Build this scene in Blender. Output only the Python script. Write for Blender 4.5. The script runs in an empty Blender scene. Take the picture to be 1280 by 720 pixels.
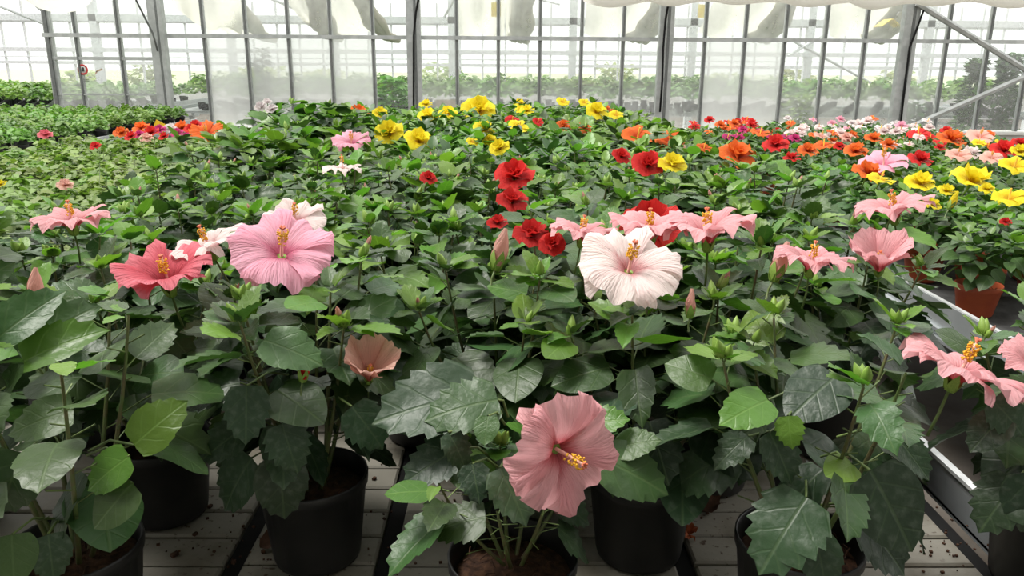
import bpy, bmesh, math, random
from mathutils import Vector, Matrix, Euler, Quaternion

PI = math.pi
R = math.radians
scene = bpy.context.scene
COL = scene.collection

# ------------------------------------------------------------------ camera
F_PX = 985.0
CAM = Vector((0.0, 0.0, 1.60))
cam_d = bpy.data.cameras.new('camera')
cam_d.sensor_width = 36.0
cam_d.lens = 36.0 * F_PX / 1280.0
cam_d.clip_start = 0.02
cam_d.clip_end = 300
cam_o = bpy.data.objects.new('camera', cam_d)
COL.objects.link(cam_o)
CAM_ROT = (Matrix.Rotation(R(-0.58), 3, 'Z') @ Matrix.Rotation(R(90 - 16.14), 3, 'X') @ Matrix.Rotation(R(0.40), 3, 'Z'))
cam_o.matrix_world = Matrix.Translation(CAM) @ CAM_ROT.to_4x4()
scene.camera = cam_o

# ------------------------------------------------------------------ world, sun, exposure
world = bpy.data.worlds.new('overcast_sky')
scene.world = world
world.use_nodes = True
wn = world.node_tree
bgn = wn.nodes['Background']
bgn.inputs['Color'].default_value = (1.0, 0.985, 0.955, 1)
bgn.inputs['Strength'].default_value = 1.6
sun_d = bpy.data.lights.new('veiled_sun', 'SUN')
sun_d.energy = 3.4
sun_d.angle = R(20)
sun_d.color = (1.0, 0.97, 0.91)
sun_o = bpy.data.objects.new('veiled_sun', sun_d)
sun_o.rotation_euler = Euler((R(-4), R(-26), 0))
COL.objects.link(sun_o)
scene.view_settings.view_transform = 'Standard'
scene.view_settings.look = 'None'
scene.view_settings.gamma = 1.0
scene.view_settings.use_curve_mapping = False
scene.view_settings.exposure = 0.12
scene.cycles.use_denoising = True
scene.cycles.max_bounces = 10
scene.cycles.diffuse_bounces = 3
scene.cycles.glossy_bounces = 3
scene.cycles.transmission_bounces = 4
scene.cycles.transparent_max_bounces = 12


def at(px, py, y):
    """World point seen at photo pixel (px, py) standing at depth y."""
    d = CAM_ROT @ Vector(((px - 640) / F_PX, (360 - py) / F_PX, -1.0))
    return CAM + d * (y / d.y)


def atz(px, py, z):
    d = CAM_ROT @ Vector(((px - 640) / F_PX, (360 - py) / F_PX, -1.0))
    return CAM + d * ((z - CAM.z) / d.z)


# ------------------------------------------------------------------ node materials
def new_mat(name):
    m = bpy.data.materials.new(name)
    m.use_nodes = True
    nt = m.node_tree
    nt.nodes.clear()
    out = nt.nodes.new('ShaderNodeOutputMaterial')
    return m, nt, out


def N(nt, typ, **kw):
    n = nt.nodes.new(typ)
    for k, v in kw.items():
        if k.startswith('_'):
            setattr(n, k[1:], v)
            continue
        key = int(k[1:]) if k[0] == 'i' and k[1:].isdigit() else k.replace('__', ' ')
        s = n.inputs[key]
        if isinstance(v, bpy.types.NodeSocket):
            nt.links.new(v, s)
        else:
            if isinstance(v, tuple) and len(v) == 3 and s.type == 'RGBA':
                v = (*v, 1)
            s.default_value = v
    return n


def M_(nt, op, a, b=0.0, c=None, clamp=False):
    n = nt.nodes.new('ShaderNodeMath')
    n.operation = op
    n.use_clamp = clamp
    for i, v in enumerate((a, b, c)):
        if v is None:
            continue
        if isinstance(v, bpy.types.NodeSocket):
            nt.links.new(v, n.inputs[i])
        else:
            n.inputs[i].default_value = v
    return n.outputs[0]


def MIX(nt, f, a, b, blend='MIX'):
    n = nt.nodes.new('ShaderNodeMix')
    n.data_type = 'RGBA'
    n.blend_type = blend
    for s, v in ((n.inputs[0], f), (n.inputs[6], a), (n.inputs[7], b)):
        if isinstance(v, bpy.types.NodeSocket):
            nt.links.new(v, s)
        else:
            if isinstance(v, tuple) and len(v) == 3:
                v = (*v, 1)
            s.default_value = v
    return n.outputs[2]


def RANGE(nt, v, a, b, c=0.0, d=1.0):
    n = N(nt, 'ShaderNodeMapRange', i0=v, i1=a, i2=b, i3=c, i4=d)
    n.interpolation_type = 'SMOOTHSTEP'
    return n.outputs[0]


def plain(name, col, rough=0.6, metal=0.0, col2=None, scale=30.0, bump=0.0, spec=0.5, detail=4.0, coord='Object', lo=0.35, hi=0.65):
    m, nt, out = new_mat(name)
    tc = N(nt, 'ShaderNodeTexCoord')
    b = N(nt, 'ShaderNodeBsdfPrincipled', Roughness=rough, Metallic=metal)
    b.inputs['Specular IOR Level'].default_value = spec
    no = N(nt, 'ShaderNodeTexNoise', Vector=tc.outputs[coord], Scale=scale, Detail=detail)
    if col2 is None:
        col2 = tuple(c * 0.8 for c in col)
    c = MIX(nt, RANGE(nt, no.outputs[0], lo, hi), col, col2)
    nt.links.new(c, b.inputs['Base Color'])
    if bump:
        bp = N(nt, 'ShaderNodeBump', Strength=bump, Distance=0.004, Height=no.outputs[0])
        nt.links.new(bp.outputs[0], b.inputs['Normal'])
    nt.links.new(b.outputs[0], out.inputs[0])
    return m


def leaf_mat(name, base, vein, rough=0.42, trans=0.25, var=0.35, dust=0.25, veinamt=0.6, spec=0.42):
    """Leaf: UV x runs across (0..1, midrib at .5), UV y from stalk to tip."""
    m, nt, out = new_mat(name)
    uv = N(nt, 'ShaderNodeUVMap')
    sx = N(nt, 'ShaderNodeSeparateXYZ', Vector=uv.outputs[0])
    ax = M_(nt, 'ABSOLUTE', M_(nt, 'SUBTRACT', sx.outputs[0], 0.5))
    mid = RANGE(nt, ax, 0.008, 0.03, 1.0, 0.0)
    ph = M_(nt, 'FRACT', M_(nt, 'MULTIPLY', M_(nt, 'SUBTRACT', sx.outputs[1], M_(nt, 'MULTIPLY', ax, 0.75)), 3.6))
    side = RANGE(nt, M_(nt, 'ABSOLUTE', M_(nt, 'SUBTRACT', ph, 0.5)), 0.02, 0.08, 0.45, 0.0)
    v = M_(nt, 'MULTIPLY', M_(nt, 'MAXIMUM', mid, side), veinamt)
    oi = N(nt, 'ShaderNodeObjectInfo')
    tc = N(nt, 'ShaderNodeTexCoord')
    no = N(nt, 'ShaderNodeTexNoise', Vector=tc.outputs['Object'], Scale=7.0, Detail=5.0)
    c = MIX(nt, oi.outputs['Random'], tuple(x * (1 - var) for x in base), tuple(min(1, x * (1 + var)) for x in base))
    hs = N(nt, 'ShaderNodeHueSaturation', Color=c)
    nt.links.new(M_(nt, 'MULTIPLY_ADD', M_(nt, 'FRACT', M_(nt, 'MULTIPLY', oi.outputs['Random'], 7.3)), 0.04, 0.48), hs.inputs['Hue'])
    c = MIX(nt, RANGE(nt, no.outputs[0], 0.45, 0.72, 0.0, dust), hs.outputs[0], (0.20, 0.23, 0.19))
    c = MIX(nt, v, c, vein)
    b = N(nt, 'ShaderNodeBsdfPrincipled', Roughness=rough)
    b.inputs['Specular IOR Level'].default_value = spec
    nt.links.new(c, b.inputs['Base Color'])
    bp = N(nt, 'ShaderNodeBump', Strength=0.18, Distance=0.02, Height=M_(nt, 'SUBTRACT', M_(nt, 'MULTIPLY', no.outputs[0], 0.5), M_(nt, 'MAXIMUM', mid, side)))
    nt.links.new(bp.outputs[0], b.inputs['Normal'])
    t = N(nt, 'ShaderNodeBsdfTranslucent')
    nt.links.new(MIX(nt, 1.0, c, (1.25, 1.6, 0.6), 'MULTIPLY'), t.inputs[0])
    mx = N(nt, 'ShaderNodeMixShader', i0=trans, i1=b.outputs[0], i2=t.outputs[0])
    nt.links.new(mx.outputs[0], out.inputs[0])
    return m


def petal_mat(name, edge, mid, throat, trans=0.35, rough=0.55, thr=0.38):
    """Petal: UV x across, UV y from throat to rim; fine lengthwise veins."""
    m, nt, out = new_mat(name)
    uv = N(nt, 'ShaderNodeUVMap')
    sx = N(nt, 'ShaderNodeSeparateXYZ', Vector=uv.outputs[0])
    cv = N(nt, 'ShaderNodeCombineXYZ', X=M_(nt, 'MULTIPLY', sx.outputs[0], 34.0), Y=M_(nt, 'MULTIPLY', sx.outputs[1], 3.0))
    no = N(nt, 'ShaderNodeTexNoise', Vector=cv.outputs[0], Scale=1.0, Detail=3.0)
    vy = M_(nt, 'ADD', sx.outputs[1], M_(nt, 'MULTIPLY', M_(nt, 'SUBTRACT', no.outputs[0], 0.5), 0.25))
    oi = N(nt, 'ShaderNodeObjectInfo')
    c = MIX(nt, RANGE(nt, vy, 0.05, thr), throat, mid)
    c = MIX(nt, RANGE(nt, vy, 0.45, 1.0), c, edge)
    c = MIX(nt, RANGE(nt, no.outputs[0], 0.48, 0.70, 0.0, 0.40), c, MIX(nt, 0.35, mid, throat))
    hs = N(nt, 'ShaderNodeHueSaturation', Color=c)
    nt.links.new(M_(nt, 'MULTIPLY_ADD', oi.outputs['Random'], 0.2, 0.9), hs.inputs['Value'])
    b = N(nt, 'ShaderNodeBsdfPrincipled', Roughness=rough)
    b.inputs['Specular IOR Level'].default_value = 0.25
    nt.links.new(hs.outputs[0], b.inputs['Base Color'])
    bp = N(nt, 'ShaderNodeBump', Strength=0.9, Distance=0.006, Height=no.outputs[0])
    nt.links.new(bp.outputs[0], b.inputs['Normal'])
    t = N(nt, 'ShaderNodeBsdfTranslucent')
    nt.links.new(hs.outputs[0], t.inputs[0])
    mx = N(nt, 'ShaderNodeMixShader', i0=trans, i1=b.outputs[0], i2=t.outputs[0])
    nt.links.new(mx.outputs[0], out.inputs[0])
    return m


def glass_mat(name, milk, tint=(0.93, 0.97, 0.95), frost=0.0, rough=0.35):
    """Greenhouse glass: clear film, a milky layer of dirt, condensation and painted-in glare, and for frosted panes a scattering layer."""
    m, nt, out = new_mat(name)
    tc = N(nt, 'ShaderNodeTexCoord')
    no = N(nt, 'ShaderNodeTexNoise', Vector=tc.outputs['Object'], Scale=2.2, Detail=5.0)
    if frost:
        clear = N(nt, 'ShaderNodeBsdfRefraction', Color=tint, Roughness=rough, IOR=1.01)
    else:
        clear = N(nt, 'ShaderNodeBsdfTransparent', Color=tint)
    tr = N(nt, 'ShaderNodeBsdfTranslucent', Color=(0.95, 0.97, 0.96))
    df = N(nt, 'ShaderNodeBsdfDiffuse', Color=(0.80, 0.83, 0.82))
    mk = N(nt, 'ShaderNodeMixShader', i0=0.12, i1=tr.outputs[0], i2=df.outputs[0])
    amt = M_(nt, 'ADD', frost, RANGE(nt, no.outputs[0], 0.3, 0.7, milk * 0.6, milk * 1.3), clamp=True)
    mx = N(nt, 'ShaderNodeMixShader', i0=amt, i1=clear.outputs[0], i2=mk.outputs[0])
    gl = N(nt, 'ShaderNodeBsdfGlossy', Roughness=0.05 if not frost else 0.25, Color=(0.9, 0.9, 0.9))
    m2 = N(nt, 'ShaderNodeMixShader', i0=0.05, i1=mx.outputs[0], i2=gl.outputs[0])
    nt.links.new(m2.outputs[0], out.inputs[0])
    return m


def cloth_mat(name, col, trans=0.5, ribs=60.0):
    m, nt, out = new_mat(name)
    tc = N(nt, 'ShaderNodeTexCoord')
    wv = N(nt, 'ShaderNodeTexWave', Vector=tc.outputs['Object'], Scale=ribs, Distortion=0.6)
    c = MIX(nt, wv.outputs[0], tuple(x * 0.86 for x in col), col)
    d = N(nt, 'ShaderNodeBsdfDiffuse', Color=c)
    t = N(nt, 'ShaderNodeBsdfTranslucent', Color=c)
    mx = N(nt, 'ShaderNodeMixShader', i0=trans, i1=d.outputs[0], i2=t.outputs[0])
    nt.links.new(mx.outputs[0], out.inputs[0])
    return m


MAT = {}
MAT['leaf_old'] = leaf_mat('mature_leaf', (0.025, 0.054, 0.023), (0.09, 0.14, 0.06), rough=0.40, trans=0.10, dust=0.22, veinamt=0.35)
MAT['leaf_mid'] = leaf_mat('green_leaf', (0.044, 0.093, 0.026), (0.11, 0.17, 0.06), rough=0.40, trans=0.14, dust=0.06, veinamt=0.35)
MAT['leaf_young'] = leaf_mat('young_leaf', (0.120, 0.235, 0.036), (0.20, 0.34, 0.08), rough=0.34, trans=0.30, dust=0.03, veinamt=0.35)
MAT['leaf_small'] = leaf_mat('bedding_leaf', (0.165, 0.245, 0.060), (0.24, 0.33, 0.12), rough=0.5, trans=0.25, dust=0.25, veinamt=0.3)
MAT['leaf_seed'] = leaf_mat('seedling_leaf', (0.14, 0.25, 0.055), (0.20, 0.32, 0.09), rough=0.45, trans=0.25, dust=0.10, veinamt=0.3)
MAT['leaf_bush'] = leaf_mat('compact_leaf', (0.050, 0.112, 0.026), (0.14, 0.22, 0.08), rough=0.4, trans=0.2, dust=0.10, veinamt=0.3)
MAT['needle'] = leaf_mat('conifer_spray', (0.040, 0.095, 0.022), (0.06, 0.12, 0.03), rough=0.6, trans=0.1, dust=0.0, veinamt=0.2, spec=0.1)
MAT['hedge'] = leaf_mat('pale_hedge_leaf', (0.34, 0.36, 0.12), (0.35, 0.38, 0.15), rough=0.6, trans=0.4, dust=0.1, veinamt=0.2)
MAT['stem'] = plain('green_stem', (0.10, 0.15, 0.04), 0.5, col2=(0.13, 0.11, 0.05), scale=40)
MAT['petiole'] = plain('leaf_stalk', (0.14, 0.20, 0.055), 0.5, col2=(0.10, 0.15, 0.05), scale=40)
MAT['calyx'] = plain('bud_green', (0.26, 0.40, 0.07), 0.5, col2=(0.18, 0.30, 0.05), scale=60)
PET = {
    'pink': petal_mat('pink_petal', (0.90, 0.47, 0.50), (0.88, 0.42, 0.45), (0.66, 0.12, 0.14)),
    'rose': petal_mat('rose_petal', (0.92, 0.46, 0.58), (0.90, 0.43, 0.55), (0.72, 0.16, 0.28)),
    'deep': petal_mat('deep_pink_petal', (0.80, 0.22, 0.27), (0.72, 0.12, 0.16), (0.52, 0.05, 0.07)),
    'pale': petal_mat('pale_pink_petal', (0.96, 0.82, 0.79), (0.95, 0.78, 0.76), (0.80, 0.34, 0.36)),
    'salmon': petal_mat('salmon_petal', (0.92, 0.56, 0.47), (0.90, 0.48, 0.40), (0.75, 0.22, 0.15)),
    'yellow': petal_mat('yellow_petal', (0.95, 0.82, 0.035), (0.93, 0.72, 0.02), (0.80, 0.40, 0.02)),
    'red': petal_mat('red_petal', (0.74, 0.035, 0.030), (0.66, 0.02, 0.02), (0.40, 0.01, 0.012)),
    'orange': petal_mat('orange_petal', (0.88, 0.20, 0.035), (0.84, 0.15, 0.025), (0.62, 0.05, 0.02)),
    'white': petal_mat('white_petal', (0.88, 0.84, 0.82), (0.86, 0.74, 0.76), (0.75, 0.45, 0.52)),
    'magenta': petal_mat('magenta_petal', (0.62, 0.05, 0.22), (0.5, 0.03, 0.16), (0.3, 0.01, 0.08)),
}
MAT['anther'] = plain('yellow_pollen', (0.86, 0.50, 0.03), 0.7, col2=(0.80, 0.38, 0.02), scale=300)
MAT['column'] = plain('pale_stamen_column', (0.88, 0.55, 0.45), 0.5, col2=(0.85, 0.42, 0.36), scale=80)
MAT['stigma'] = plain('orange_stigma', (0.80, 0.20, 0.10), 0.5)
MAT['pot_black'] = plain('black_pot_plastic', (0.009, 0.0095, 0.010), 0.45, col2=(0.018, 0.0175, 0.017), scale=12, bump=0.05)
MAT['pot_terra'] = plain('terracotta_plastic', (0.50, 0.10, 0.035), 0.5, col2=(0.40, 0.075, 0.03), scale=14)
MAT['soil'] = plain('peat_soil', (0.035, 0.014, 0.007), 0.95, col2=(0.085, 0.038, 0.018), scale=90, bump=1.0, detail=8)
MAT['alu'] = plain('aluminium_profile', (0.52, 0.55, 0.56), 0.38, 0.55, col2=(0.44, 0.47, 0.48), scale=6)
MAT['alu_white'] = plain('white_bench_lip', (0.66, 0.68, 0.68), 0.45, 0.3)
MAT['steel'] = plain('galvanised_steel', (0.46, 0.48, 0.47), 0.5, 0.35, col2=(0.36, 0.38, 0.37), scale=9)
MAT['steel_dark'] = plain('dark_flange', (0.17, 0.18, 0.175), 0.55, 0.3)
MAT['steel_pale'] = plain('glare_pale_steel', (0.78, 0.81, 0.82), 0.7, 0.0)  # light tone stands in for glare washing out the second house
MAT['cable'] = plain('black_cable', (0.010, 0.010, 0.010), 0.8, spec=0.2)
MAT['conc'] = plain('floor_concrete', (0.16, 0.14, 0.12), 0.9, col2=(0.08, 0.065, 0.05), scale=2.5, detail=8, bump=0.3)
MAT['plinth'] = plain('whitewashed_plinth', (0.70, 0.71, 0.69), 0.8, col2=(0.58, 0.58, 0.55), scale=3)
MAT['outside'] = plain('pale_meadow', (0.50, 0.52, 0.34), 0.9, col2=(0.42, 0.44, 0.30), scale=0.6)
MAT['glass'] = glass_mat('hazy_glass', 0.34)
MAT['glass_clear'] = glass_mat('clean_glass', 0.10)
MAT['glass_frost'] = glass_mat('frosted_glass', 0.10, (0.90, 0.94, 0.93), frost=0.64, rough=0.22)
MAT['glass_semi'] = glass_mat('misted_glass', 0.15, (0.90, 0.94, 0.93), frost=0.06, rough=0.06)
MAT['cloth'] = cloth_mat('shade_cloth_cream', (0.90, 0.88, 0.80), 0.60, 18)
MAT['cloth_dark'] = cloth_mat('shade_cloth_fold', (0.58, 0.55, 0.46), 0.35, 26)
MAT['cloth_white'] = cloth_mat('white_screen_cloth', (0.90, 0.89, 0.84), 0.5, 40)
MAT['added_wall'] = plain('added_wall_render', (0.62, 0.62, 0.60), 0.9)
MAT['added_cloth'] = cloth_mat('added_screen_cloth', (0.62, 0.62, 0.59), 0.5, 20)
MAT['trap'] = plain('yellow_trap_card', (0.90, 0.72, 0.10), 0.6, col2=(0.85, 0.60, 0.08), scale=10)
MAT['sign_red'] = plain('sign_red', (0.62, 0.05, 0.05), 0.5)
MAT['sign_white'] = plain('sign_white', (0.80, 0.80, 0.78), 0.5)
MAT['sign_black'] = plain('sign_black', (0.03, 0.03, 0.03), 0.5)
MAT['tag_yellow'] = plain('plant_tag_yellow', (0.90, 0.55, 0.02), 0.5)
MAT['dry'] = plain('dry_brown_leaf', (0.10, 0.045, 0.022), 0.9, col2=(0.06, 0.03, 0.02), scale=50)
MAT['dry_orange'] = plain('withered_orange_petal', (0.50, 0.12, 0.03), 0.8, col2=(0.30, 0.06, 0.02), scale=60)
MAT['carton'] = plain('brown_carton', (0.55, 0.40, 0.28), 0.8)


def slat_mat():
    m, nt, out = new_mat('dirty_white_slat')
    tc = N(nt, 'ShaderNodeTexCoord')
    oi = N(nt, 'ShaderNodeObjectInfo')
    ve = N(nt, 'ShaderNodeVectorMath', _operation='ADD', i0=tc.outputs['Object'])
    nt.links.new(oi.outputs['Location'], ve.inputs[1])
    n1 = N(nt, 'ShaderNodeTexNoise', Vector=ve.outputs[0], Scale=9.0, Detail=7.0)
    n2 = N(nt, 'ShaderNodeTexNoise', Vector=ve.outputs[0], Scale=75.0, Detail=6.0)
    n3 = N(nt, 'ShaderNodeTexNoise', Vector=ve.outputs[0], Scale=3.0, Detail=3.0)
    c = MIX(nt, RANGE(nt, n1.outputs[0], 0.4, 0.7), (0.26, 0.245, 0.205), (0.165, 0.148, 0.112))
    c = MIX(nt, M_(nt, 'MULTIPLY', RANGE(nt, n2.outputs[0], 0.60, 0.68), RANGE(nt, n3.outputs[0], 0.42, 0.6)), c, (0.07, 0.045, 0.028))
    b = N(nt, 'ShaderNodeBsdfPrincipled', Roughness=0.65)
    nt.links.new(c, b.inputs['Base Color'])
    bp = N(nt, 'ShaderNodeBump', Strength=0.25, Distance=0.003, Height=n2.outputs[0])
    nt.links.new(bp.outputs[0], b.inputs['Normal'])
    nt.links.new(b.outputs[0], out.inputs[0])
    return m


MAT['slat'] = slat_mat()


# ------------------------------------------------------------------ mesh builder
class MB:
    def __init__(s):
        s.v, s.f, s.m, s.uv, s.mats = [], [], [], [], []

    def mi(s, mat):
        if mat not in s.mats:
            s.mats.append(mat)
        return s.mats.index(mat)

    def face(s, idx, mat, uv=None):
        s.f.append(tuple(idx))
        s.m.append(s.mi(mat))
        s.uv.append(uv or [(0.5, 0.5)] * len(idx))

    def grid(s, rows, mat, uvs=None, closed=False):
        """rows: list of lists of points, all alike in length."""
        b = len(s.v)
        n = len(rows[0])
        for r in rows:
            s.v += [tuple(p) for p in r]
        for i in range(len(rows) - 1):
            for j in range(n if closed else n - 1):
                k = (j + 1) % n
                q = (b + i * n + j, b + i * n + k, b + (i + 1) * n + k, b + (i + 1) * n + j)
                u = None
                if uvs:
                    u = [uvs[i][j], uvs[i][k], uvs[i + 1][k], uvs[i + 1][j]]
                s.face(q, mat, u)

    def box(s, c, size, mat, rot=None, chamfer=0.0):
        b = len(s.v)
        hx, hy, hz = size[0] / 2, size[1] / 2, size[2] / 2
        ch = chamfer
        if ch:
            pts = [(-hx, -hy, -hz), (hx, -hy, -hz), (hx, hy, -hz), (-hx, hy, -hz), (-hx, -hy, hz - ch), (hx, -hy, hz - ch), (hx, hy, hz - ch), (-hx, hy, hz - ch),
                   (-hx + ch, -hy + ch, hz), (hx - ch, -hy + ch, hz), (hx - ch, hy - ch, hz), (-hx + ch, hy - ch, hz)]
            fs = [(3, 2, 1, 0), (0, 1, 5, 4), (1, 2, 6, 5), (2, 3, 7, 6), (3, 0, 4, 7), (4, 5, 9, 8), (5, 6, 10, 9), (6, 7, 11, 10), (7, 4, 8, 11), (8, 9, 10, 11)]
        else:
            pts = [(x, y, z) for z in (-hz, hz) for x, y in ((-hx, -hy), (hx, -hy), (hx, hy), (-hx, hy))]
            fs = [(3, 2, 1, 0), (4, 5, 6, 7), (0, 1, 5, 4), (1, 2, 6, 5), (2, 3, 7, 6), (3, 0, 4, 7)]
        for p in pts:
            p = Vector(p)
            if rot:
                p = rot @ p
            s.v.append(tuple(p + Vector(c)))
        for f in fs:
            s.face([b + i for i in f], mat)

    def tube(s, pts, rad, mat, n=5, cap=True):
        pts = [Vector(p) for p in pts]
        rads = rad if isinstance(rad, (list, tuple)) else [rad] * len(pts)
        rows = []
        up = Vector((0.31, 0.17, 0.93))
        for i, p in enumerate(pts):
            t = (pts[min(i + 1, len(pts) - 1)] - pts[max(i - 1, 0)])
            t = t.normalized() if t.length > 1e-9 else Vector((0, 0, 1))
            a = t.cross(up)
            if a.length < 1e-3:
                a = t.cross(Vector((1, 0, 0)))
            a.normalize()
            b = t.cross(a)
            rows.append([p + (a * math.cos(2 * PI * k / n) + b * math.sin(2 * PI * k / n)) * rads[i] for k in range(n)])
        base = len(s.v)
        s.grid(rows, mat, closed=True)
        if cap:
            s.face(range(base, base + n), mat)
            s.face(range(len(s.v) - n, len(s.v)), mat)

    def lathe(s, prof, mat, n=24, centre=(0, 0, 0)):
        rows = [[(centre[0] + r * math.cos(2 * PI * k / n), centre[1] + r * math.sin(2 * PI * k / n), centre[2] + z) for k in range(n)] for r, z in prof]
        s.grid(rows, mat, closed=True)

    def add(s, o, mtx):
        b = len(s.v)
        s.v += [tuple(mtx @ Vector(p)) for p in o.v]
        for f, mi, uv in zip(o.f, o.m, o.uv):
            s.face([b + i for i in f], o.mats[mi], uv)

    def mesh(s, name, smooth=True):
        me = bpy.data.meshes.new(name)
        me.from_pydata(s.v, [], s.f)
        for m in s.mats:
            me.materials.append(m)
        me.polygons.foreach_set('material_index', s.m)
        me.polygons.foreach_set('use_smooth', [smooth] * len(s.f))
        ul = me.uv_layers.new(name='UVMap')
        flat = [c for uv in s.uv for p in uv for c in p]
        ul.data.foreach_set('uv', flat)
        me.update()
        return me


def link(name, me, parent=None, mtx=None):
    o = bpy.data.objects.new(name, me)
    COL.objects.link(o)
    if parent is not None:
        o.parent = parent
    if mtx is not None:
        o.matrix_basis = mtx
    return o


def tag(o, label=None, cat=None, group=None, kind=None):
    for k, v in (('label', label), ('category', cat), ('group', group), ('kind', kind)):
        if v:
            o[k] = v
    return o


def empty(name, loc, label=None, cat=None, group=None, kind=None):
    o = bpy.data.objects.new(name, None)
    o.empty_display_size = 0.05
    o.location = loc
    COL.objects.link(o)
    return tag(o, label, cat, group, kind)


def T(x, y, z):
    return Matrix.Translation((x, y, z))


def frame(pos, ydir, up, size=1.0, roll=0.0):
    """Matrix whose local Y runs along ydir and local Z leans to up."""
    y = Vector(ydir).normalized()
    z = Vector(up) - y * Vector(up).dot(y)
    if z.length < 1e-4:
        z = Vector((0, -1, 0.2)) - y * Vector((0, -1, 0.2)).dot(y)
    z.normalize()
    if roll:
        z = Matrix.Rotation(roll, 3, y) @ z
    x = y.cross(z)
    m = Matrix((x, y, z)).transposed() * size
    m = m.to_4x4()
    m.translation = pos
    return m


def aim(pos, axis, spin=0.0, size=1.0):
    """Matrix whose local Z runs along axis."""
    q = Vector(axis).normalized().to_track_quat('Z', 'Y')
    m = (q.to_matrix() @ Matrix.Rotation(spin, 3, 'Z')) * size
    m = m.to_4x4()
    m.translation = pos
    return m


# ------------------------------------------------------------------ the setting
BENCH = 0.75
WALL_Y = 12.0
FAR_Y = 24.0

b = MB()
b.box((0, 5, -0.05), (60, 40, 0.1), MAT['conc'])
tag(link('floor', b.mesh('floor', False)), 'dark earthy greenhouse floor under the benches', kind='structure')
b = MB()
b.box((0, 65, -0.06), (200, 80, 0.1), MAT['outside'])
tag(link('ground_outside', b.mesh('ground_outside', False)), 'pale meadow beyond the far glass wall', kind='structure')


b = MB()
b.box((0, -2.0, 2.1), (30, 0.2, 4.2), MAT['added_wall'])  # unseen wall added to block sky behind and bounce light forward
tag(link('wall_added_behind', b.mesh('wall_added_behind', False)), 'added pale wall behind the viewer, blocking and bouncing light', kind='structure')
b = MB()
for k in range(9):
    for j in range(2):
        b.box((-12 + k * 3, -1.4 + j * 1.05, 3.3 + 0.015 * ((k + j) % 2)), (2.96, 1.0, 0.012), MAT['added_cloth'])  # unseen screen strips added overhead to dim the front pots
tag(link('ceiling', b.mesh('ceiling', False)), 'added unseen shade screen dimming the front of the house', kind='structure')


def wx(px):
    return at(px, 48, WALL_Y).x


PH = 0.58
b = MB()
x_a, x_b = wx(63), 12.0
b.box(((x_a + x_b) / 2, WALL_Y, PH / 2), (x_b - x_a, 0.22, PH), MAT['plinth'])
b.box(((x_a + x_b) / 2, WALL_Y - 0.03, PH + 0.02), (x_b - x_a, 0.34, 0.04), MAT['plinth'])
wall = tag(link('wall_back', b.mesh('wall_back', False)), 'glass greenhouse partition on a white plinth', kind='structure')
TOPZ = 3.4
TRZ = at(640, 48, WALL_Y).z

# columns: pale face, dark flange, grey flange
cb = MB()
cb.box((-0.055, 0, TOPZ / 2), (0.11, 0.12, TOPZ), MAT['steel'])
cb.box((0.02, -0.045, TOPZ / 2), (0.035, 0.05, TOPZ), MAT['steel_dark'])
cb.box((0.065, -0.01, TOPZ / 2), (0.055, 0.13, TOPZ), MAT['steel'])
col_me = cb.mesh('column', False)
for px in (203, 519, 831, 1131, 1446):
    link('column', col_me, wall, T(wx(px), WALL_Y - 0.10, 0))

mull = []
for a, bb in ((203, 519), (519, 831), (831, 1131), (1131, 1446)):
    mull += [a + (bb - a) * k / 6 for k in range(1, 6)]
mull_left = [62, 96, 150]
b = MB()
b.box((0, 0, 0), (0.052, 0.06, TOPZ - PH), MAT['steel'])
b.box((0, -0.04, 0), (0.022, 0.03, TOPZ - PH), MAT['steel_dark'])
mull_me = b.mesh('mullion', False)
for px in mull + mull_left:
    o = link('mullion', mull_me, wall, T(wx(px), WALL_Y, (TOPZ + PH) / 2))
    if px == 62:
        o.scale = (2.0, 1.3, 1)
b = MB()
b.box(((x_a + x_b) / 2, WALL_Y - 0.05, TRZ), (x_b - x_a + 0.15, 0.05, 0.055), MAT['steel'])
link('transom', b.mesh('transom', False), wall)
b = MB()
b.box(((x_a + x_b) / 2, WALL_Y - 0.02, TOPZ), (x_b - x_a, 0.2, 0.16), MAT['steel'])
link('gutter', b.mesh('gutter', False), wall)
b = MB()
z1 = at(110, 73, WALL_Y).z
z2 = at(110, 118, WALL_Y).z
b.box(((wx(62) + wx(203)) / 2, WALL_Y - 0.03, z1), (wx(203) - wx(62), 0.04, 0.045), MAT['steel'])
b.box(((wx(62) + wx(203)) / 2, WALL_Y - 0.03, z2), (wx(203) - wx(62), 0.04, 0.02), MAT['steel'])
link('door_rail', b.mesh('door_rail', False), wall)

edges = sorted(mull_left + [203] + mull + [519, 831, 1131])
frost_px = [(203 + (519 - 203) * k / 6) for k in (1, 2, 3, 4)] + [831 + 50 * k for k in (1, 2)]
open_px = [203 + (519 - 203) * 5 / 6, 203]
semi_px = [1131 + 52.5 * k for k in (1, 2, 3)]
pane_cache = {}


def pane(x0, x1, z0, z1, mat):
    w, h = x1 - x0 - 0.02, z1 - z0 - 0.02
    key = (round(w, 2), round(h, 2), mat.name)
    if key not in pane_cache:
        p = MB()
        p.v += [(-w / 2, 0, -h / 2), (w / 2, 0, -h / 2), (w / 2, 0, h / 2), (-w / 2, 0, h / 2)]
        p.face((0, 1, 2, 3), mat)
        pane_cache[key] = p.mesh('pane', False)
    link('pane', pane_cache[key], wall, T((x0 + x1) / 2, WALL_Y + 0.01, (z0 + z1) / 2))


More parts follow.
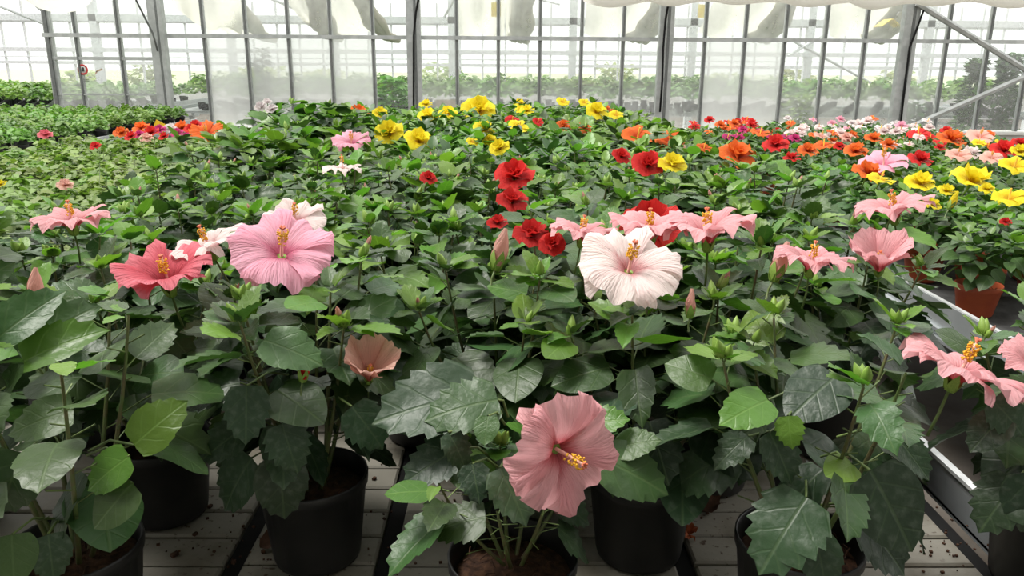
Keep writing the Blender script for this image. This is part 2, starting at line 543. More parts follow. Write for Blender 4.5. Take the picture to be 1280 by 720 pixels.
for e0, e1 in zip(edges[:-1], edges[1:]):
    x0, x1 = wx(e0), wx(e1)
    near = lambda L: any(abs(e0 - q) < 3 for q in L)
    lo = MAT['glass_frost'] if near(frost_px) else MAT['glass_semi'] if near(semi_px) else MAT['glass_clear'] if near(open_px) else MAT['glass']
    pane(x0, x1, PH + 0.04, TRZ - 0.02, lo)
    pane(x0, x1, TRZ + 0.02, TOPZ - 0.08, MAT['glass_clear'] if near(open_px) else MAT['glass'])

# diagonal braces of the end bay
b = MB()
for (p, q) in (((1146, 4), (1290, 92)), ((1128, 163), (1290, 92))):
    b.tube([at(p[0], p[1], WALL_Y - 0.2), at(q[0], q[1], WALL_Y - 0.2)], 0.042, MAT['steel'], 6)
link('brace', b.mesh('brace', False), wall)
# cables clipped to the columns
for pts in ([(838, -10), (832, 25), (829, 60), (828, 100), (825, 140)], [(1162, -8), (1150, 25), (1137, 60), (1132, 100), (1126, 155)], [(524, -5), (520, 15), (517, 45), (517, 140)]):
    b = MB()
    b.tube([at(x, y, WALL_Y - 0.21) for x, y in pts], 0.016, MAT['cable'], 5)
    link('cable', b.mesh('cable'), wall)
b = MB()
b.tube([at(169, -2, WALL_Y - 0.3), at(191, 42, WALL_Y - 0.25), at(197, 64, WALL_Y - 0.2)], 0.014, MAT['steel_dark'], 5)
link('strut', b.mesh('strut'), wall)

# ---- second house beyond the partition
b = MB()
b.box((0, FAR_Y, 0.36), (50, 0.2, 0.72), MAT['plinth'])
farw = tag(link('wall_far', b.mesh('wall_far', False)), 'outer glass wall of the house beyond the partition', kind='structure')
for nm, zz, th, mt in (('gutter', at(300, 26, FAR_Y).z, 0.17, 'steel'), ('transom', at(640, 66, FAR_Y).z, 0.12, 'steel_pale'), ('transom', at(640, 75, FAR_Y).z, 0.03, 'steel_pale'), ('transom', at(640, 82, FAR_Y).z, 0.085, 'steel_pale')):
    b = MB()
    b.box((0, FAR_Y - 0.05, zz), (50, 0.08, th), MAT[mt])
    link(nm, b.mesh(nm, False), farw)
b = MB()
b.box((0, 0, 1.9), (0.05, 0.06, 2.5), MAT['steel_pale'])
vm = b.mesh('mullion', False)
for k in range(-36, 37):
    link('mullion', vm, farw, T(k * 0.66, FAR_Y, 0))
b = MB()
b.v += [(-0.31, 0, 0.74), (0.31, 0, 0.74), (0.31, 0, 2.75), (-0.31, 0, 2.75)]
b.face((0, 1, 2, 3), MAT['glass_clear'])
vp = b.mesh('pane', False)
for k in range(-30, 30):
    link('pane', vp, farw, T(k * 0.66 + 0.33, FAR_Y + 0.02, 0))
# inner columns with gutter beams
b = MB()
b.box((0, 0, 1.8), (0.16, 0.14, 3.6), MAT['steel_pale'])
b.box((0, -0.03, 1.75), (0.30, 0.10, 0.10), MAT['steel_pale'])
icol = b.mesh('column', False)
inner = tag(empty('trim_1', (0, 0, 0), 'pale inner columns and beams of the second house'), kind='structure')
for px in (-60, 120, 290, 419, 565, 716, 866, 1012, 1160, 1300):
    link('column', icol, inner, T(at(px, 48, 18).x, 18, 0))
b = MB()
b.box((0, 18, at(640, 26, 18).z), (34, 0.14, 0.14), MAT['steel_pale'])
link('beam', b.mesh('beam', False), inner)
# roof braces
for (p, q) in (((985, 48), (1100, 110)), ((985, 70), (1035, 40)), ((0, 8), (55, 30)), ((30, -6), (62, 22)), ((1010, -5), (1090, 40)), ((570, -5), (555, 22)), ((700, 5), (640, -10)), ((330, -5), (400, 24))):
    b = MB()
    b.tube([at(p[0], p[1], 17.5), at(q[0], q[1], 17.5)], 0.03, MAT['steel_pale'], 5)
    link('roof_brace', b.mesh('roof_brace'), inner)

# ------------------------------------------------------------------ shade cloths of the second house
def cloth(corners, fold, label, y0, y1, seed, group=None):
    """Sloping cloth: corners = top-left, top-right, bottom-right, bottom-left photo pixels; top at depth y0, foot at y1."""
    rng = random.Random(seed)
    tl, tr = at(*corners[0], y0), at(*corners[1], y0)
    br, bl = at(*corners[2], y1), at(*corners[3], y1)
    p = MB()
    nu, nv = 14, 10
    ph = rng.random() * 6
    rows = []
    for i in range(nv + 1):
        v = i / nv
        row = []
        for j in range(nu + 1):
            u = j / nu
            q = tl.lerp(tr, u).lerp(bl.lerp(br, u), v)
            q.z += 0.05 * math.sin(u * 9 + ph) * (0.3 + v) - 0.18 * math.sin(v * PI) * (0.5 + 0.5 * math.sin(u * PI))
            q.y += 0.08 * math.sin(u * 14 + ph) + 0.05 * math.sin(v * 5 + u * 6)
            row.append(q)
        rows.append(row)
    p.grid(rows, MAT['cloth'])
    o = link('shade_cloth', p.mesh('shade_cloth'))
    tag(o, label, 'shade cloth', group)
    if fold:
        f = MB()
        a0, a1 = (tr, br) if fold > 0 else (tl, bl)
        for k in range(4):
            off = Vector((0.09 * (k - 1.5), 0.05 * math.sin(k * 2.1), -0.03 * k))
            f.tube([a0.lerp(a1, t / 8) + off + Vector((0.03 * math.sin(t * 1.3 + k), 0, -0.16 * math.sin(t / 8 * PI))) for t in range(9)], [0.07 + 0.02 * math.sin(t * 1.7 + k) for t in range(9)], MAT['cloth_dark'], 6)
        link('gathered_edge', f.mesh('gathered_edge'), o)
    return o


cloth([(206, -12), (300, -12), (302, 44), (226, 22)], 0, 'cream shade cloth sagging right beside the grey door column', 14.0, 14.6, 1)
cloth([(255, -12), (290, -12), (334, 44), (262, 44)], 1, 'cream shade cloth with brown gathered edge above the first frosted panes', 14.5, 15.2, 2)
cloth([(340, -12), (392, -12), (415, 42), (398, 30)], 1, 'narrow cream shade cloth strip left of the widest leftmost cloth', 13.3, 13.9, 3)
cloth([(385, -12), (450, -12), (488, 44), (398, 44)], 1, 'cream shade cloth ending in brown folds above the open pane', 14.5, 15.2, 4)
cloth([(570, -12), (632, -12), (630, 46), (575, 46)], 0, 'straight cream shade cloth behind the pale yellow trap card', 14.5, 15.2, 5)
cloth([(632, -12), (656, -12), (648, 46), (632, 46)], 1, 'narrow folded cream shade cloth just past the pale yellow card', 14.6, 15.2, 6)
cloth([(735, -12), (835, -12), (795, 46), (730, 46)], 1, 'cream shade cloth hanging against the column with the black cable', 14.5, 15.2, 7)
cloth([(900, -12), (992, -12), (946, 46), (870, 46)], 1, 'cream shade cloth above the frosted pair of panes', 14.5, 15.2, 8)
cloth([(1040, -12), (1140, -12), (1090, 46), (1036, 46)], 1, 'cream shade cloth behind the orange yellow trap card', 14.5, 15.2, 9)

# bunched white screen along the top of this house
p = MB()
rows = []
nseg = 150
xs0, xs1 = wx(728), wx(1330)
for k in range(nseg + 1):
    u = k / nseg
    x = xs0 + (xs1 - xs0) * u
    ph = u * 46
    sag = -0.075 * abs(math.sin(ph * 0.5)) * (0.6 + 0.4 * math.sin(ph * 0.31)) - 0.02 * abs(math.sin(ph * 0.23 + 1))
    zc = at(900, 5, 11.0).z + 0.055
    x *= 11.0 / 12.0
    ring = []
    for a in range(10):
        an = 2 * PI * a / 10
        ring.append((x, 11.0 + 0.10 * math.cos(an) * (1 + 0.2 * math.sin(ph * 1.7)), zc + 0.09 + (0.11 + 0.02 * math.sin(ph)) * math.sin(an) + sag * (1 if math.sin(an) < 0 else 0.3)))
    rows.append(ring)
p.grid(rows, MAT['cloth_white'], closed=True)
tag(link('bunched_screen', p.mesh('bunched_screen')), 'white scalloped screen bunched along the ceiling in front of the columns', 'screen')
p = MB()
rows = []
c0 = at(71, -14, 10.5)
for i in range(9):
    v = i / 8
    rows.append([(c0.x + 0.42 * math.sin(v * PI / 2) * math.cos(2 * PI * k / 32) * (1 + 0.02 * math.cos(16 * PI * k / 32)), c0.y + 0.42 * math.sin(v * PI / 2) * math.sin(2 * PI * k / 32), c0.z - 0.28 * math.cos(v * PI / 2)) for k in range(32)])
rows.append([(c0.x + 0.43 * math.cos(2 * PI * k / 32), c0.y + 0.43 * math.sin(2 * PI * k / 32), c0.z + 0.05) for k in range(32)])
p.grid(rows, MAT['cloth_white'], closed=True)
tag(link('screen_pouch', p.mesh('screen_pouch')), 'round white sagging screen pouch above the glass door', 'screen')

# yellow insect cards
for (px, py, w, h, y, rz, lab) in ((620, 12, 0.14, 0.20, 12.3, 0.2, 'pale yellow insect card hanging in front of straight cream cloth'), (878, 14, 0.15, 0.20, 13.0, 0.3, 'bright yellow insect card beside the black cable column'),
                                   (1110, 29, 0.34, 0.16, 12.7, 0.1, 'orange yellow tent shaped card near the rightmost column')):
    p = MB()
    c = at(px, py, y)
    if w < 0.3:
        p.box((0, 0, 0), (w, 0.006, h), MAT['trap'])
        p.tube([(0, 0, h / 2), (0.01, 0, h / 2 + 0.35)], 0.003, MAT['cable'], 4)
    else:
        t = 0.012
        for sgn in (-1, 1):
            p.box((sgn * w / 4, 0, 0), (w / 2 * 1.1, 0.22, t), MAT['trap'], Matrix.Rotation(sgn * 0.62, 3, 'Y'))
        p.tube([(0, 0, 0.07), (0, 0, 0.5)], 0.003, MAT['cable'], 4)
    o = link('insect_card', p.mesh('insect_card', False), None, T(*c) @ Matrix.Rotation(rz, 4, 'Z'))
    tag(o, lab, 'trap card')

# stickers on the glass door
sc = at(103.5, 87, WALL_Y - 0.03)
sg = empty('warning_sticker', sc, 'round red ringed stop hand sticker on the glass door', 'sticker')
p = MB()
p.lathe([(0.052, 0), (0.076, 0), (0.076, 0.004), (0.052, 0.004), (0.052, 0)], MAT['sign_red'], 28)
link('ring', p.mesh('ring'), sg, Matrix.Rotation(PI / 2, 4, 'X'))
p = MB()
p.lathe([(0.0005, 0), (0.052, 0), (0.052, 0.002), (0.0005, 0.002)], MAT['sign_white'], 28)
link('disc', p.mesh('disc'), sg, Matrix.Rotation(PI / 2, 4, 'X'))
p = MB()
p.box((0.004, -0.004, -0.012), (0.034, 0.003, 0.030), MAT['sign_black'])
for k, hh in enumerate((0.026, 0.032, 0.032, 0.026)):
    p.box((-0.009 + k * 0.0090, -0.004, 0.002 + hh / 2), (0.007, 0.003, hh), MAT['sign_black'])
p.box((-0.020, -0.004, -0.004), (0.022, 0.003, 0.008), MAT['sign_black'], Matrix.Rotation(-0.7, 3, 'Y'))
link('hand', p.mesh('hand', False), sg)
p = MB()
for k in range(3):
    p.box((0.03, 0, -0.115 - k * 0.022), (0.08, 0.003, 0.008), MAT['sign_black'])
link('caption_lines', p.mesh('caption_lines', False), sg)
p = MB()
p.box((0, 0, 0), (0.10, 0.004, 0.022), MAT['carton'], Matrix.Rotation(-0.35, 3, 'Y'))
p.box((-0.05, 0, -0.035), (0.05, 0.004, 0.018), MAT['carton'], Matrix.Rotation(-0.9, 3, 'Y'))
tag(link('torn_sticker', p.mesh('torn_sticker', False), None, T(*at(124, 88, WALL_Y - 0.03))), 'torn brown sticker beside the red ringed sign', 'sticker')

# ------------------------------------------------------------------ benches
rng = random.Random(11)
BX0, BX1 = -1.22, 0.93
PITCH_X, PITCH_Y = 0.2640, 0.0850
gap_x = [(-0.245 + 0.311 * k) * 0.85 for k in range(-5, 5)]
bench = empty('growing_bench', (0, 0, 0), 'centre growing bench with dirty white slats under the hibiscus', 'bench')
slat_me = []
for k in range(5):
    p = MB()
    p.box((0, 0, -0.009), (PITCH_X - 0.034, PITCH_Y - 0.006, 0.018), MAT['slat'], chamfer=0.004)
    slat_me.append(p.mesh('slat', False))
cols = list(zip(gap_x[:-1], gap_x[1:]))
n_slats = 0
rest = MB()
for ci, (g0, g1) in enumerate(cols):
    xc = (g0 + g1) / 2
    if xc < BX0 or xc > BX1 + 0.05:
        continue
    off = rng.random() * 0.01
    for r in range(69):
        y = 0.55 + r * PITCH_Y + off
        h = BENCH + rng.uniform(-0.0015, 0.001)
        m = T(xc, y, h) @ Matrix.Rotation(rng.uniform(-0.006, 0.006), 4, 'Y')
        if 6 <= r <= 22:
            link('slat', slat_me[r % 5], bench, m)
            n_slats += 1
        else:
            rest.box((xc, y, h - 0.009), (PITCH_X - 0.034, PITCH_Y - 0.006, 0.018), MAT['slat'], chamfer=0.004)
tag(link('slat_deck', rest.mesh('slat_deck', False), bench), kind='stuff')
for g in gap_x:
    if BX0 - 0.1 < g < BX1 + 0.02:
        p = MB()
        p.box((g, 3.45, BENCH - 0.035), (0.03, 5.9, 0.05), MAT['cable'])
        link('channel', p.mesh('channel', False), bench)
p = MB()
p.box((-0.14, 3.45, BENCH - 0.075), (2.1, 5.9, 0.02), MAT['cable'])
link('tray_underside', p.mesh('tray_underside', False), bench)


def bench_edge(parent, x, y0, y1, sgn, zt=BENCH + 0.05, hgt=0.125):
    """Aluminium side profile with lips; sgn: which way the bench lies."""
    L, yc = y1 - y0, (y0 + y1) / 2
    p = MB()
    p.box((x, yc, zt - hgt / 2), (0.012, L, hgt), MAT['alu'])
    p.box((x + sgn * 0.004, yc, zt), (0.016, L, 0.008), MAT['alu_white'])
    p.box((x - sgn * 0.010, yc, zt - hgt * 0.75), (0.02, L, 0.010), MAT['alu'])
    p.box((x - sgn * 0.008, yc, zt - hgt), (0.028, L, 0.012), MAT['alu'])
    link('edge_profile', p.mesh('edge_profile', False), parent)


def bench_legs(parent, x0, x1, y0, y1):
    p = MB()
    for x in (x0, x1):
        p.box((x, (y0 + y1) / 2, BENCH - 0.30), (0.04, y1 - y0, 0.05), MAT['alu'])
    link('support_rail', p.mesh('support_rail', False), parent)
    n = max(2, int((y1 - y0) / 2.0))
    q = MB()
    q.box((0, 0, (BENCH - 0.10) / 2), (0.05, 0.05, BENCH - 0.10), MAT['steel'])
    lm = q.mesh('leg', False)
    for x in (x0, x1):
        for k in range(n):
            link('leg', lm, parent, T(x, y0 + 0.3 + (y1 - y0 - 0.6) * k / (n - 1), 0))


bench_edge(bench, BX1, 0.5, 6.4, -1, BENCH + 0.045, 0.09)
bench_edge(bench, BX0, 0.5, 6.4, 1, BENCH + 0.045, 0.09)
bench_legs(bench, -0.8, 0.6, 0.6, 6.3)


def plain_bench(label, x0, x1, y0, y1, mat='cable'):
    o = empty('growing_bench', ((x0 + x1) / 2, (y0 + y1) / 2, 0), label, 'bench')
    sub = Vector(((x0 + x1) / 2, (y0 + y1) / 2, 0))
    p = MB()
    p.box((0, 0, BENCH - 0.02), (x1 - x0 - 0.01, y1 - y0, 0.04), MAT[mat])
    link('deck', p.mesh('deck', False), o)
    n0 = len(COL.objects)
    before = set(o.children)
    bench_edge(o, x0, y0, y1, 1)
    bench_edge(o, x1, y0, y1, -1)
    bench_legs(o, x0 + 0.25, x1 - 0.25, y0, y1)
    for ch in o.children:
        if ch not in before:
            ch.location = ch.location - sub
    return o


MAT['deck_dark'] = plain('wet_bench_mat', (0.05, 0.05, 0.05), 0.8, col2=(0.025, 0.025, 0.025), scale=20)
MAT['deck_grey'] = plain('grey_bench_mat', (0.33, 0.35, 0.35), 0.7, col2=(0.25, 0.26, 0.26), scale=8)
RX0, RX1 = 1.53, 3.62
plain_bench('aluminium edged bench carrying terracotta pots and bright flowers', RX0, RX1, 0.5, 7.3, 'deck_dark')
LX0, LX1 = -3.75, -1.50
plain_bench('bench packed with small dull green bedding plants', LX0, LX1, 1.4, 7.1, 'deck_grey')
SX0, SX1 = -6.9, -4.2
plain_bench('grey edged bench of green seedlings in black pots near the door', SX0, SX1, 5.0, 11.0, 'deck_grey')
plain_bench('bench of seedlings beyond the open doorway', -12.5, -6.2, 13.0, 17.0, 'deck_grey')
plain_bench('long bench behind the centre of the glass partition', -5.6, 8.9, 13.45, 16.4, 'deck_grey')

# ------------------------------------------------------------------ plant pieces
def leaf_rows(nu, nv, W, teeth, fold, droop, ripple, seed, tipsharp=0.75, cord=0.42):
    """Unit-length blade: stalk end at the origin, tip towards +Y, upper face +Z."""
    rng = random.Random(seed)
    rows, uvs = [], []
    ph = rng.random() * 6
    peak = (cord / (cord + tipsharp))
    nrm = (peak ** cord) * ((1 - peak) ** tipsharp)
    for i in range(nu + 1):
        t = i / nu
        w = W * (max(t, 1e-4) ** cord) * ((1 - t) ** tipsharp) / nrm * 0.5
        if i == 0:
            w = W * 0.10
        if teeth and 0.22 < t < 0.97:
            w *= 1.0 + (teeth if i % 2 else -teeth * 0.35)
            tooth = -0.035 if i % 2 == 0 else 0.03
        else:
            tooth = 0
        row, uv = [], []
        for j in range(nv + 1):
            s = j / nv * 2 - 1
            x = w * s
            y = t - 0.10 * (1 - t) ** 6 * abs(s) * (1 if i else 0) + tooth * abs(s) ** 3
            z = fold * abs(x) - droop * t * t - 0.25 * abs(x) ** 1.6 * (0.4 + droop) + ripple * math.sin(5.5 * t * 2 + ph + (0 if s > 0 else 1.3)) * abs(s) ** 1.5
            row.append((x, y, z))
            uv.append((0.5 + 0.5 * s * (w / (W * 0.5)) * 0.95, t))
        rows.append(row)
        uvs.append(uv)
    return rows, uvs


LEAF_SPECS = [  # W, teeth, fold, droop, ripple
    (0.74, 0.11, 0.26, 0.16, 0.020), (0.82, 0.14, 0.12, 0.30, 0.030), (0.66, 0.10, 0.34, 0.08, 0.018),
    (0.78, 0.02, 0.18, 0.22, 0.022), (0.88, 0.00, 0.10, 0.12, 0.016), (0.70, 0.15, 0.22, 0.45, 0.035), (0.62, 0.05, 0.45, 0.25, 0.02),
]
leaf_me = {}
leaf_lo = {}
for kind in ('leaf_old', 'leaf_mid', 'leaf_young'):
    for k, (W, te, fo, dr, ri) in enumerate(LEAF_SPECS):
        p = MB()
        rows, uvs = leaf_rows(13, 4, W, te, fo, dr, ri, k)
        p.grid(rows, MAT[kind], uvs)
        leaf_me[kind, k] = p.mesh('leaf')
        p = MB()
        rows, uvs = leaf_rows(6, 2, W, te, fo, dr, ri, k)
        p.grid(rows, MAT[kind], uvs)
        leaf_lo[kind, k] = p


def pot_mesh(mat, rt, rb, h, soil=True, n=28):
    p = MB()
    p.lathe([(0.001, 0.002), (rb * 0.9, 0.002), (rb, 0.006), (rb + (rt - rb) * 0.12, h * 0.10), (rt * 0.965, h - 0.022), (rt, h - 0.020), (rt * 1.01, h - 0.004), (rt, h),
             (rt * 0.965, h - 0.003), (rt * 0.93, h - 0.03), (rt * 0.86, h - 0.05)], mat, n)
    return p


def soil_mesh(r, seed):
    rng = random.Random(seed)
    p = MB()
    rows = []
    for i in range(7):
        rr = r * i / 6 + 0.0005
        rows.append([(rr * math.cos(2 * PI * k / 22), rr * math.sin(2 * PI * k / 22), 0.012 * (1 - (i / 6) ** 2) + rng.uniform(-0.004, 0.004) * (i < 6)) for k in range(22)])
    p.grid(rows, MAT['soil'], closed=True)
    for k in range(26):   # fibres and crumbs
        a, d = rng.random() * 2 * PI, r * math.sqrt(rng.random()) * 0.92
        c = Vector((d * math.cos(a), d * math.sin(a), 0.012))
        e = c + Vector((rng.uniform(-0.022, 0.022), rng.uniform(-0.022, 0.022), rng.uniform(0, 0.01)))
        p.tube([c, (c + e) / 2 + Vector((0, 0, 0.006)), e], 0.0012, MAT['soil'], 3, False)
    return p.mesh('soil')


POT_H, POT_R, POT_B = 0.165, 0.094, 0.074
pot_black = pot_mesh(MAT['pot_black'], POT_R, POT_B, POT_H).mesh('pot')
pot_terra = pot_mesh(MAT['pot_terra'], 0.075, 0.055, 0.115).mesh('pot')
soils = [soil_mesh(POT_R * 0.90, k) for k in range(3)]
soils_t = [soil_mesh(0.075 * 0.88, k + 5) for k in range(2)]


def bud_builder(pink, length=1.0):
    """Bud on its stalk: origin at the stalk's foot, growing along +Z; body about one unit long."""
    p = MB()
    st = 0.55
    p.tube([(0, 0, 0), (0.03, 0, st * 0.5), (0, 0, st)], 0.07, MAT['petiole'], 4)
    n = 10
    prof = [(0.16, 0.0), (0.30, 0.18), (0.35, 0.50), (0.30, 0.88), (0.18, 1.22), (0.03, 1.52)]
    rows = [[(r * (1 + (0.16 if k % 2 else -0.06)) * math.cos(2 * PI * k / n), r * (1 + (0.16 if k % 2 else -0.06)) * math.sin(2 * PI * k / n), st + z) for k in range(n)] for r, z in prof]
    p.grid(rows, MAT['calyx'], closed=True)
    if pink:
        rows = [[(r * math.cos(2 * PI * k / 8 + z * 2), r * math.sin(2 * PI * k / 8 + z * 2), st + z) for k in range(8)] for r, z in ((0.24, 0.9), (0.25, 1.3), (0.18, 1.65), (0.03, 1.95))]
        p.grid(rows, PET[pink], [[(k / 8, 0.6)] * 1 for k in range(8)] and [[(k / 8, 0.5 + 0.1 * i) for k in range(8)] for i in range(4)], closed=True)
    for k in range(7):     # epicalyx bracts
        a = 2 * PI * k / 7
        d = Vector((math.cos(a), math.sin(a), 0))
        p.tube([Vector((0, 0, st)) + d * 0.15, Vector((0, 0, st + 0.18)) + d * 0.45, Vector((0, 0, st + 0.5)) + d * 0.55], [0.05, 0.05, 0.01], MAT['calyx'], 3)
    return p


bud_mb = {c: bud_builder(c) for c in (None, 'salmon', 'red', 'yellow')}
bud_me = {c: m.mesh('bud') for c, m in bud_mb.items()}


def big_bud(colour):
    """Unfurling bud: rolled petals rising from the open calyx; about 1 unit tall."""
    p = MB()
    n = 12
    rows = []
    for i in range(10):
        v = i / 9
        r = 0.16 * math.sin(PI * min(1, 0.22 + 0.70 * v)) * (1.05 - 0.25 * v) + 0.012
        tw = v * 2.6
        rows.append([(r * (1 + 0.18 * math.cos(2 * PI * k / n * 2.5)) * math.cos(2 * PI * k / n + tw), r * (1 + 0.18 * math.cos(2 * PI * k / n * 2.5)) * math.sin(2 * PI * k / n + tw), 0.12 + 0.88 * v) for k in range(n)])
    p.grid(rows, PET[colour], [[(k / n, 0.45 + 0.5 * i / 9) for k in range(n)] for i in range(10)], closed=True)
    c = MB()
    c.tube([(0, 0, -0.45), (0.03, 0, -0.2), (0, 0, 0.02)], 0.03, MAT['petiole'], 5)
    for k in range(5):
        a = 2 * PI * k / 5
        ca, sa = math.cos(a), math.sin(a)
        rows = []
        for i in range(5):
            v = i / 4
            w = 0.11 * math.sin(PI * (0.25 + 0.75 * v)) + 0.004
            r = 0.05 + 0.14 * math.sin(v * 1.7)
            rows.append([(r * ca - w * s * sa, r * sa + w * s * ca, 0.0 + 0.48 * v) for s in (-1, 0, 1)])
        c.grid(rows, MAT['calyx'])
    return p.mesh('rolled_petals'), c.mesh('bud')


def petal_builder(colour, L=1.0, W=0.95, cup=0.55, curl=0.35, ruffle=0.06, seed=0, nr=12, nt=14):
    """One petal around local +Z axis, growing along +Y; throat at the origin; unit length."""
    rng = random.Random(seed)
    rows, uvs = [], []
    f1, f2, ph = 3.0 + rng.random() * 2, 6 + rng.random() * 3, rng.random() * 6
    for i in range(nr + 1):
        s = i / nr
        rad = 0.05 + L * (0.95 * s)
        half = W * 0.60 * (s ** 0.70) * (1.0 - 0.14 * max(0, s - 0.66) ** 1.5 / 0.34 ** 1.5) + 0.03
        row, uv = [], []
        for j in range(nt + 1):
            t = j / nt * 2 - 1
            x = half * t
            y = rad - (0.17 * t * t + 0.12 * t ** 6) * (s ** 3) * L + (0.030 * math.sin(f2 * t + ph) + 0.016 * math.sin(f2 * 2.7 * t + ph)) * s ** 4
            z = cup * (s ** 0.62) - curl * s ** 2.4 + ruffle * s * s * math.sin(f1 * t * 1.6 + ph + s * 2) + ruffle * 0.8 * s ** 3 * math.sin(f2 * 1.7 * t + ph * 2)
            z += 0.12 * t * s + ruffle * 0.45 * s ** 5 * math.sin(f2 * 4.1 * t + ph * 3)
            z -= 0.06 * (1 - abs(t)) * s * (1 - s)
            row.append((x, y, z))
            uv.append((0.5 + 0.5 * t, s))
        rows.append(row)
        uvs.append(uv)
    p = MB()
    p.grid(rows, PET[colour], uvs)
    return p


def stamen_builder(length, colmat):
    """Staminal column along +Z with pollen grains and five stigma pads."""
    rng = random.Random(5)
    p = MB()
    p.tube([(0, 0, -0.02), (0.012, 0, length * 0.5), (0.0, 0.012, length)], [0.038, 0.030, 0.022], colmat, 6)
    for k in range(64):
        z = length * (0.55 + 0.40 * rng.random())
        a = rng.random() * 2 * PI
        r = 0.05 + 0.06 * rng.random()
        c = Vector((r * math.cos(a), r * math.sin(a), z))
        s = 0.028
        q = len(p.v)
        p.v += [tuple(c + Vector(d) * s) for d in ((1, 0, 0), (0, 1, 0), (-1, 0, 0), (0, -1, 0), (0, 0, 1), (0, 0, -1))]
        for f in ((0, 1, 4), (1, 2, 4), (2, 3, 4), (3, 0, 4), (1, 0, 5), (2, 1, 5), (3, 2, 5), (0, 3, 5)):
            p.face([q + i for i in f], MAT['anther'])
        if k % 2 == 0:
            p.tube([(0, 0, z - 0.03), c], 0.005, colmat, 3, False)
    for k in range(5):
        a = 2 * PI * k / 5
        p.tube([(0, 0, length * 0.98), (0.05 * math.cos(a), 0.05 * math.sin(a), length * 1.09)], [0.012, 0.022], MAT['stigma'], 4)
    return p


def calyx_builder(pl=1.2):
    p = MB()
    p.tube([(0, 0, 0.05), (0, 0, -0.18)], [0.10, 0.085], MAT['calyx'], 7)
    for k in range(5):
        a = 2 * PI * (k + 0.5) / 5
        ca, sa = math.cos(a), math.sin(a)
        rows = []
        for i in range(5):
            v = i / 4
            w = 0.085 * math.sin(PI * (0.35 + 0.65 * v)) + 0.004
            r = 0.07 + 0.16 * v
            rows.append([(r * ca - w * s * sa, r * sa + w * s * ca, -0.16 + 0.34 * v) for s in (-1, 0, 1)])
        p.grid(rows, MAT['calyx'])
    p.tube([(0, 0, -0.16), (0.04, 0.02, -0.16 - pl * 0.5), (0.02, 0.06, -0.16 - pl)], 0.030, MAT['petiole'], 5)
    return p


calyx_me = calyx_builder(0.9).mesh('flower')
stamen_me = {c: stamen_builder(0.80, MAT['column']).mesh('stamen') for c in ('x',)}
petal_cache = {}


def petal_set(colour, cup, curl, ruffle, W):
    key = (colour, cup, curl, ruffle, W)
    if key not in petal_cache:
        petal_cache[key] = [petal_builder(colour, 1.0, W, cup, curl, ruffle, s).mesh('petal') for s in range(5)]
    return petal_cache[key]


def flower(plant, pos, axis, size, colour, cup=0.55, curl=0.35, ruffle=0.07, W=1.12, spin=0.0, stamen=True, label=None):
    """Five-petalled bloom as a part of its plant; size = petal length in metres."""
    f = link('flower', calyx_me, plant, plant.matrix_basis.inverted() @ aim(pos, axis, spin, size))
    if label:
        f['label'] = label
    pm = petal_set(colour, cup, curl, ruffle, W)
    for k in range(5):
        link('petal', pm[k], f, Matrix.Rotation(2 * PI * k / 5, 4, 'Z'))
    if stamen:
        link('stamen', stamen_me['x'], f, Matrix.Rotation(0.3, 4, 'Z'))
    return f


# blooms for the distance: one mesh each
bloom_me = {}
for c in PET:
    for dbl in (0, 1):
        p = MB()
        for k in range(5):
            p.add(petal_builder(c, 1.0, 1.1, 0.55, 0.30, 0.10, k, 4, 4), Matrix.Rotation(2 * PI * k / 5, 4, 'Z'))
        if dbl:
            for ring, (sc_, tilt) in enumerate(((0.78, 0.35), (0.55, 0.75))):
                for k in range(5):
                    p.add(petal_builder(c, 1.0, 1.0, 0.75, 0.15, 0.16, k + 7 + ring, 4, 4), Matrix.Rotation(2 * PI * (k + 0.5) / 5 + ring, 4, 'Z') @ Matrix.Rotation(tilt, 4, 'X') @ Matrix.Scale(sc_, 4))
        else:
            st = stamen_builder(0.9, MAT['column'])
            if c in ('yellow', 'orange', 'white', 'red', 'magenta'):
                st = MB()
                st.tube([(0, 0, 0), (0, 0, 0.85)], [0.05, 0.06], MAT['anther'], 5)
            p.add(st, Matrix.Identity(4))
        p.tube([(0, 0, 0.05), (0.02, 0, -0.3), (0, 0.05, -0.9)], [0.10, 0.05, 0.03], MAT['calyx'], 5)
        bloom_me[c, dbl] = p.mesh('flower')


def bloom(plant, pos, axis, size, colour, dbl=1, spin=0.0):
    return link('flower', bloom_me[colour, dbl], plant, plant.matrix_basis.inverted() @ aim(pos, axis, spin, size))


# ------------------------------------------------------------------ hibiscus architecture
def quad(a, c, e, t):
    return a * (1 - t) ** 2 + c * 2 * t * (1 - t) + e * t * t


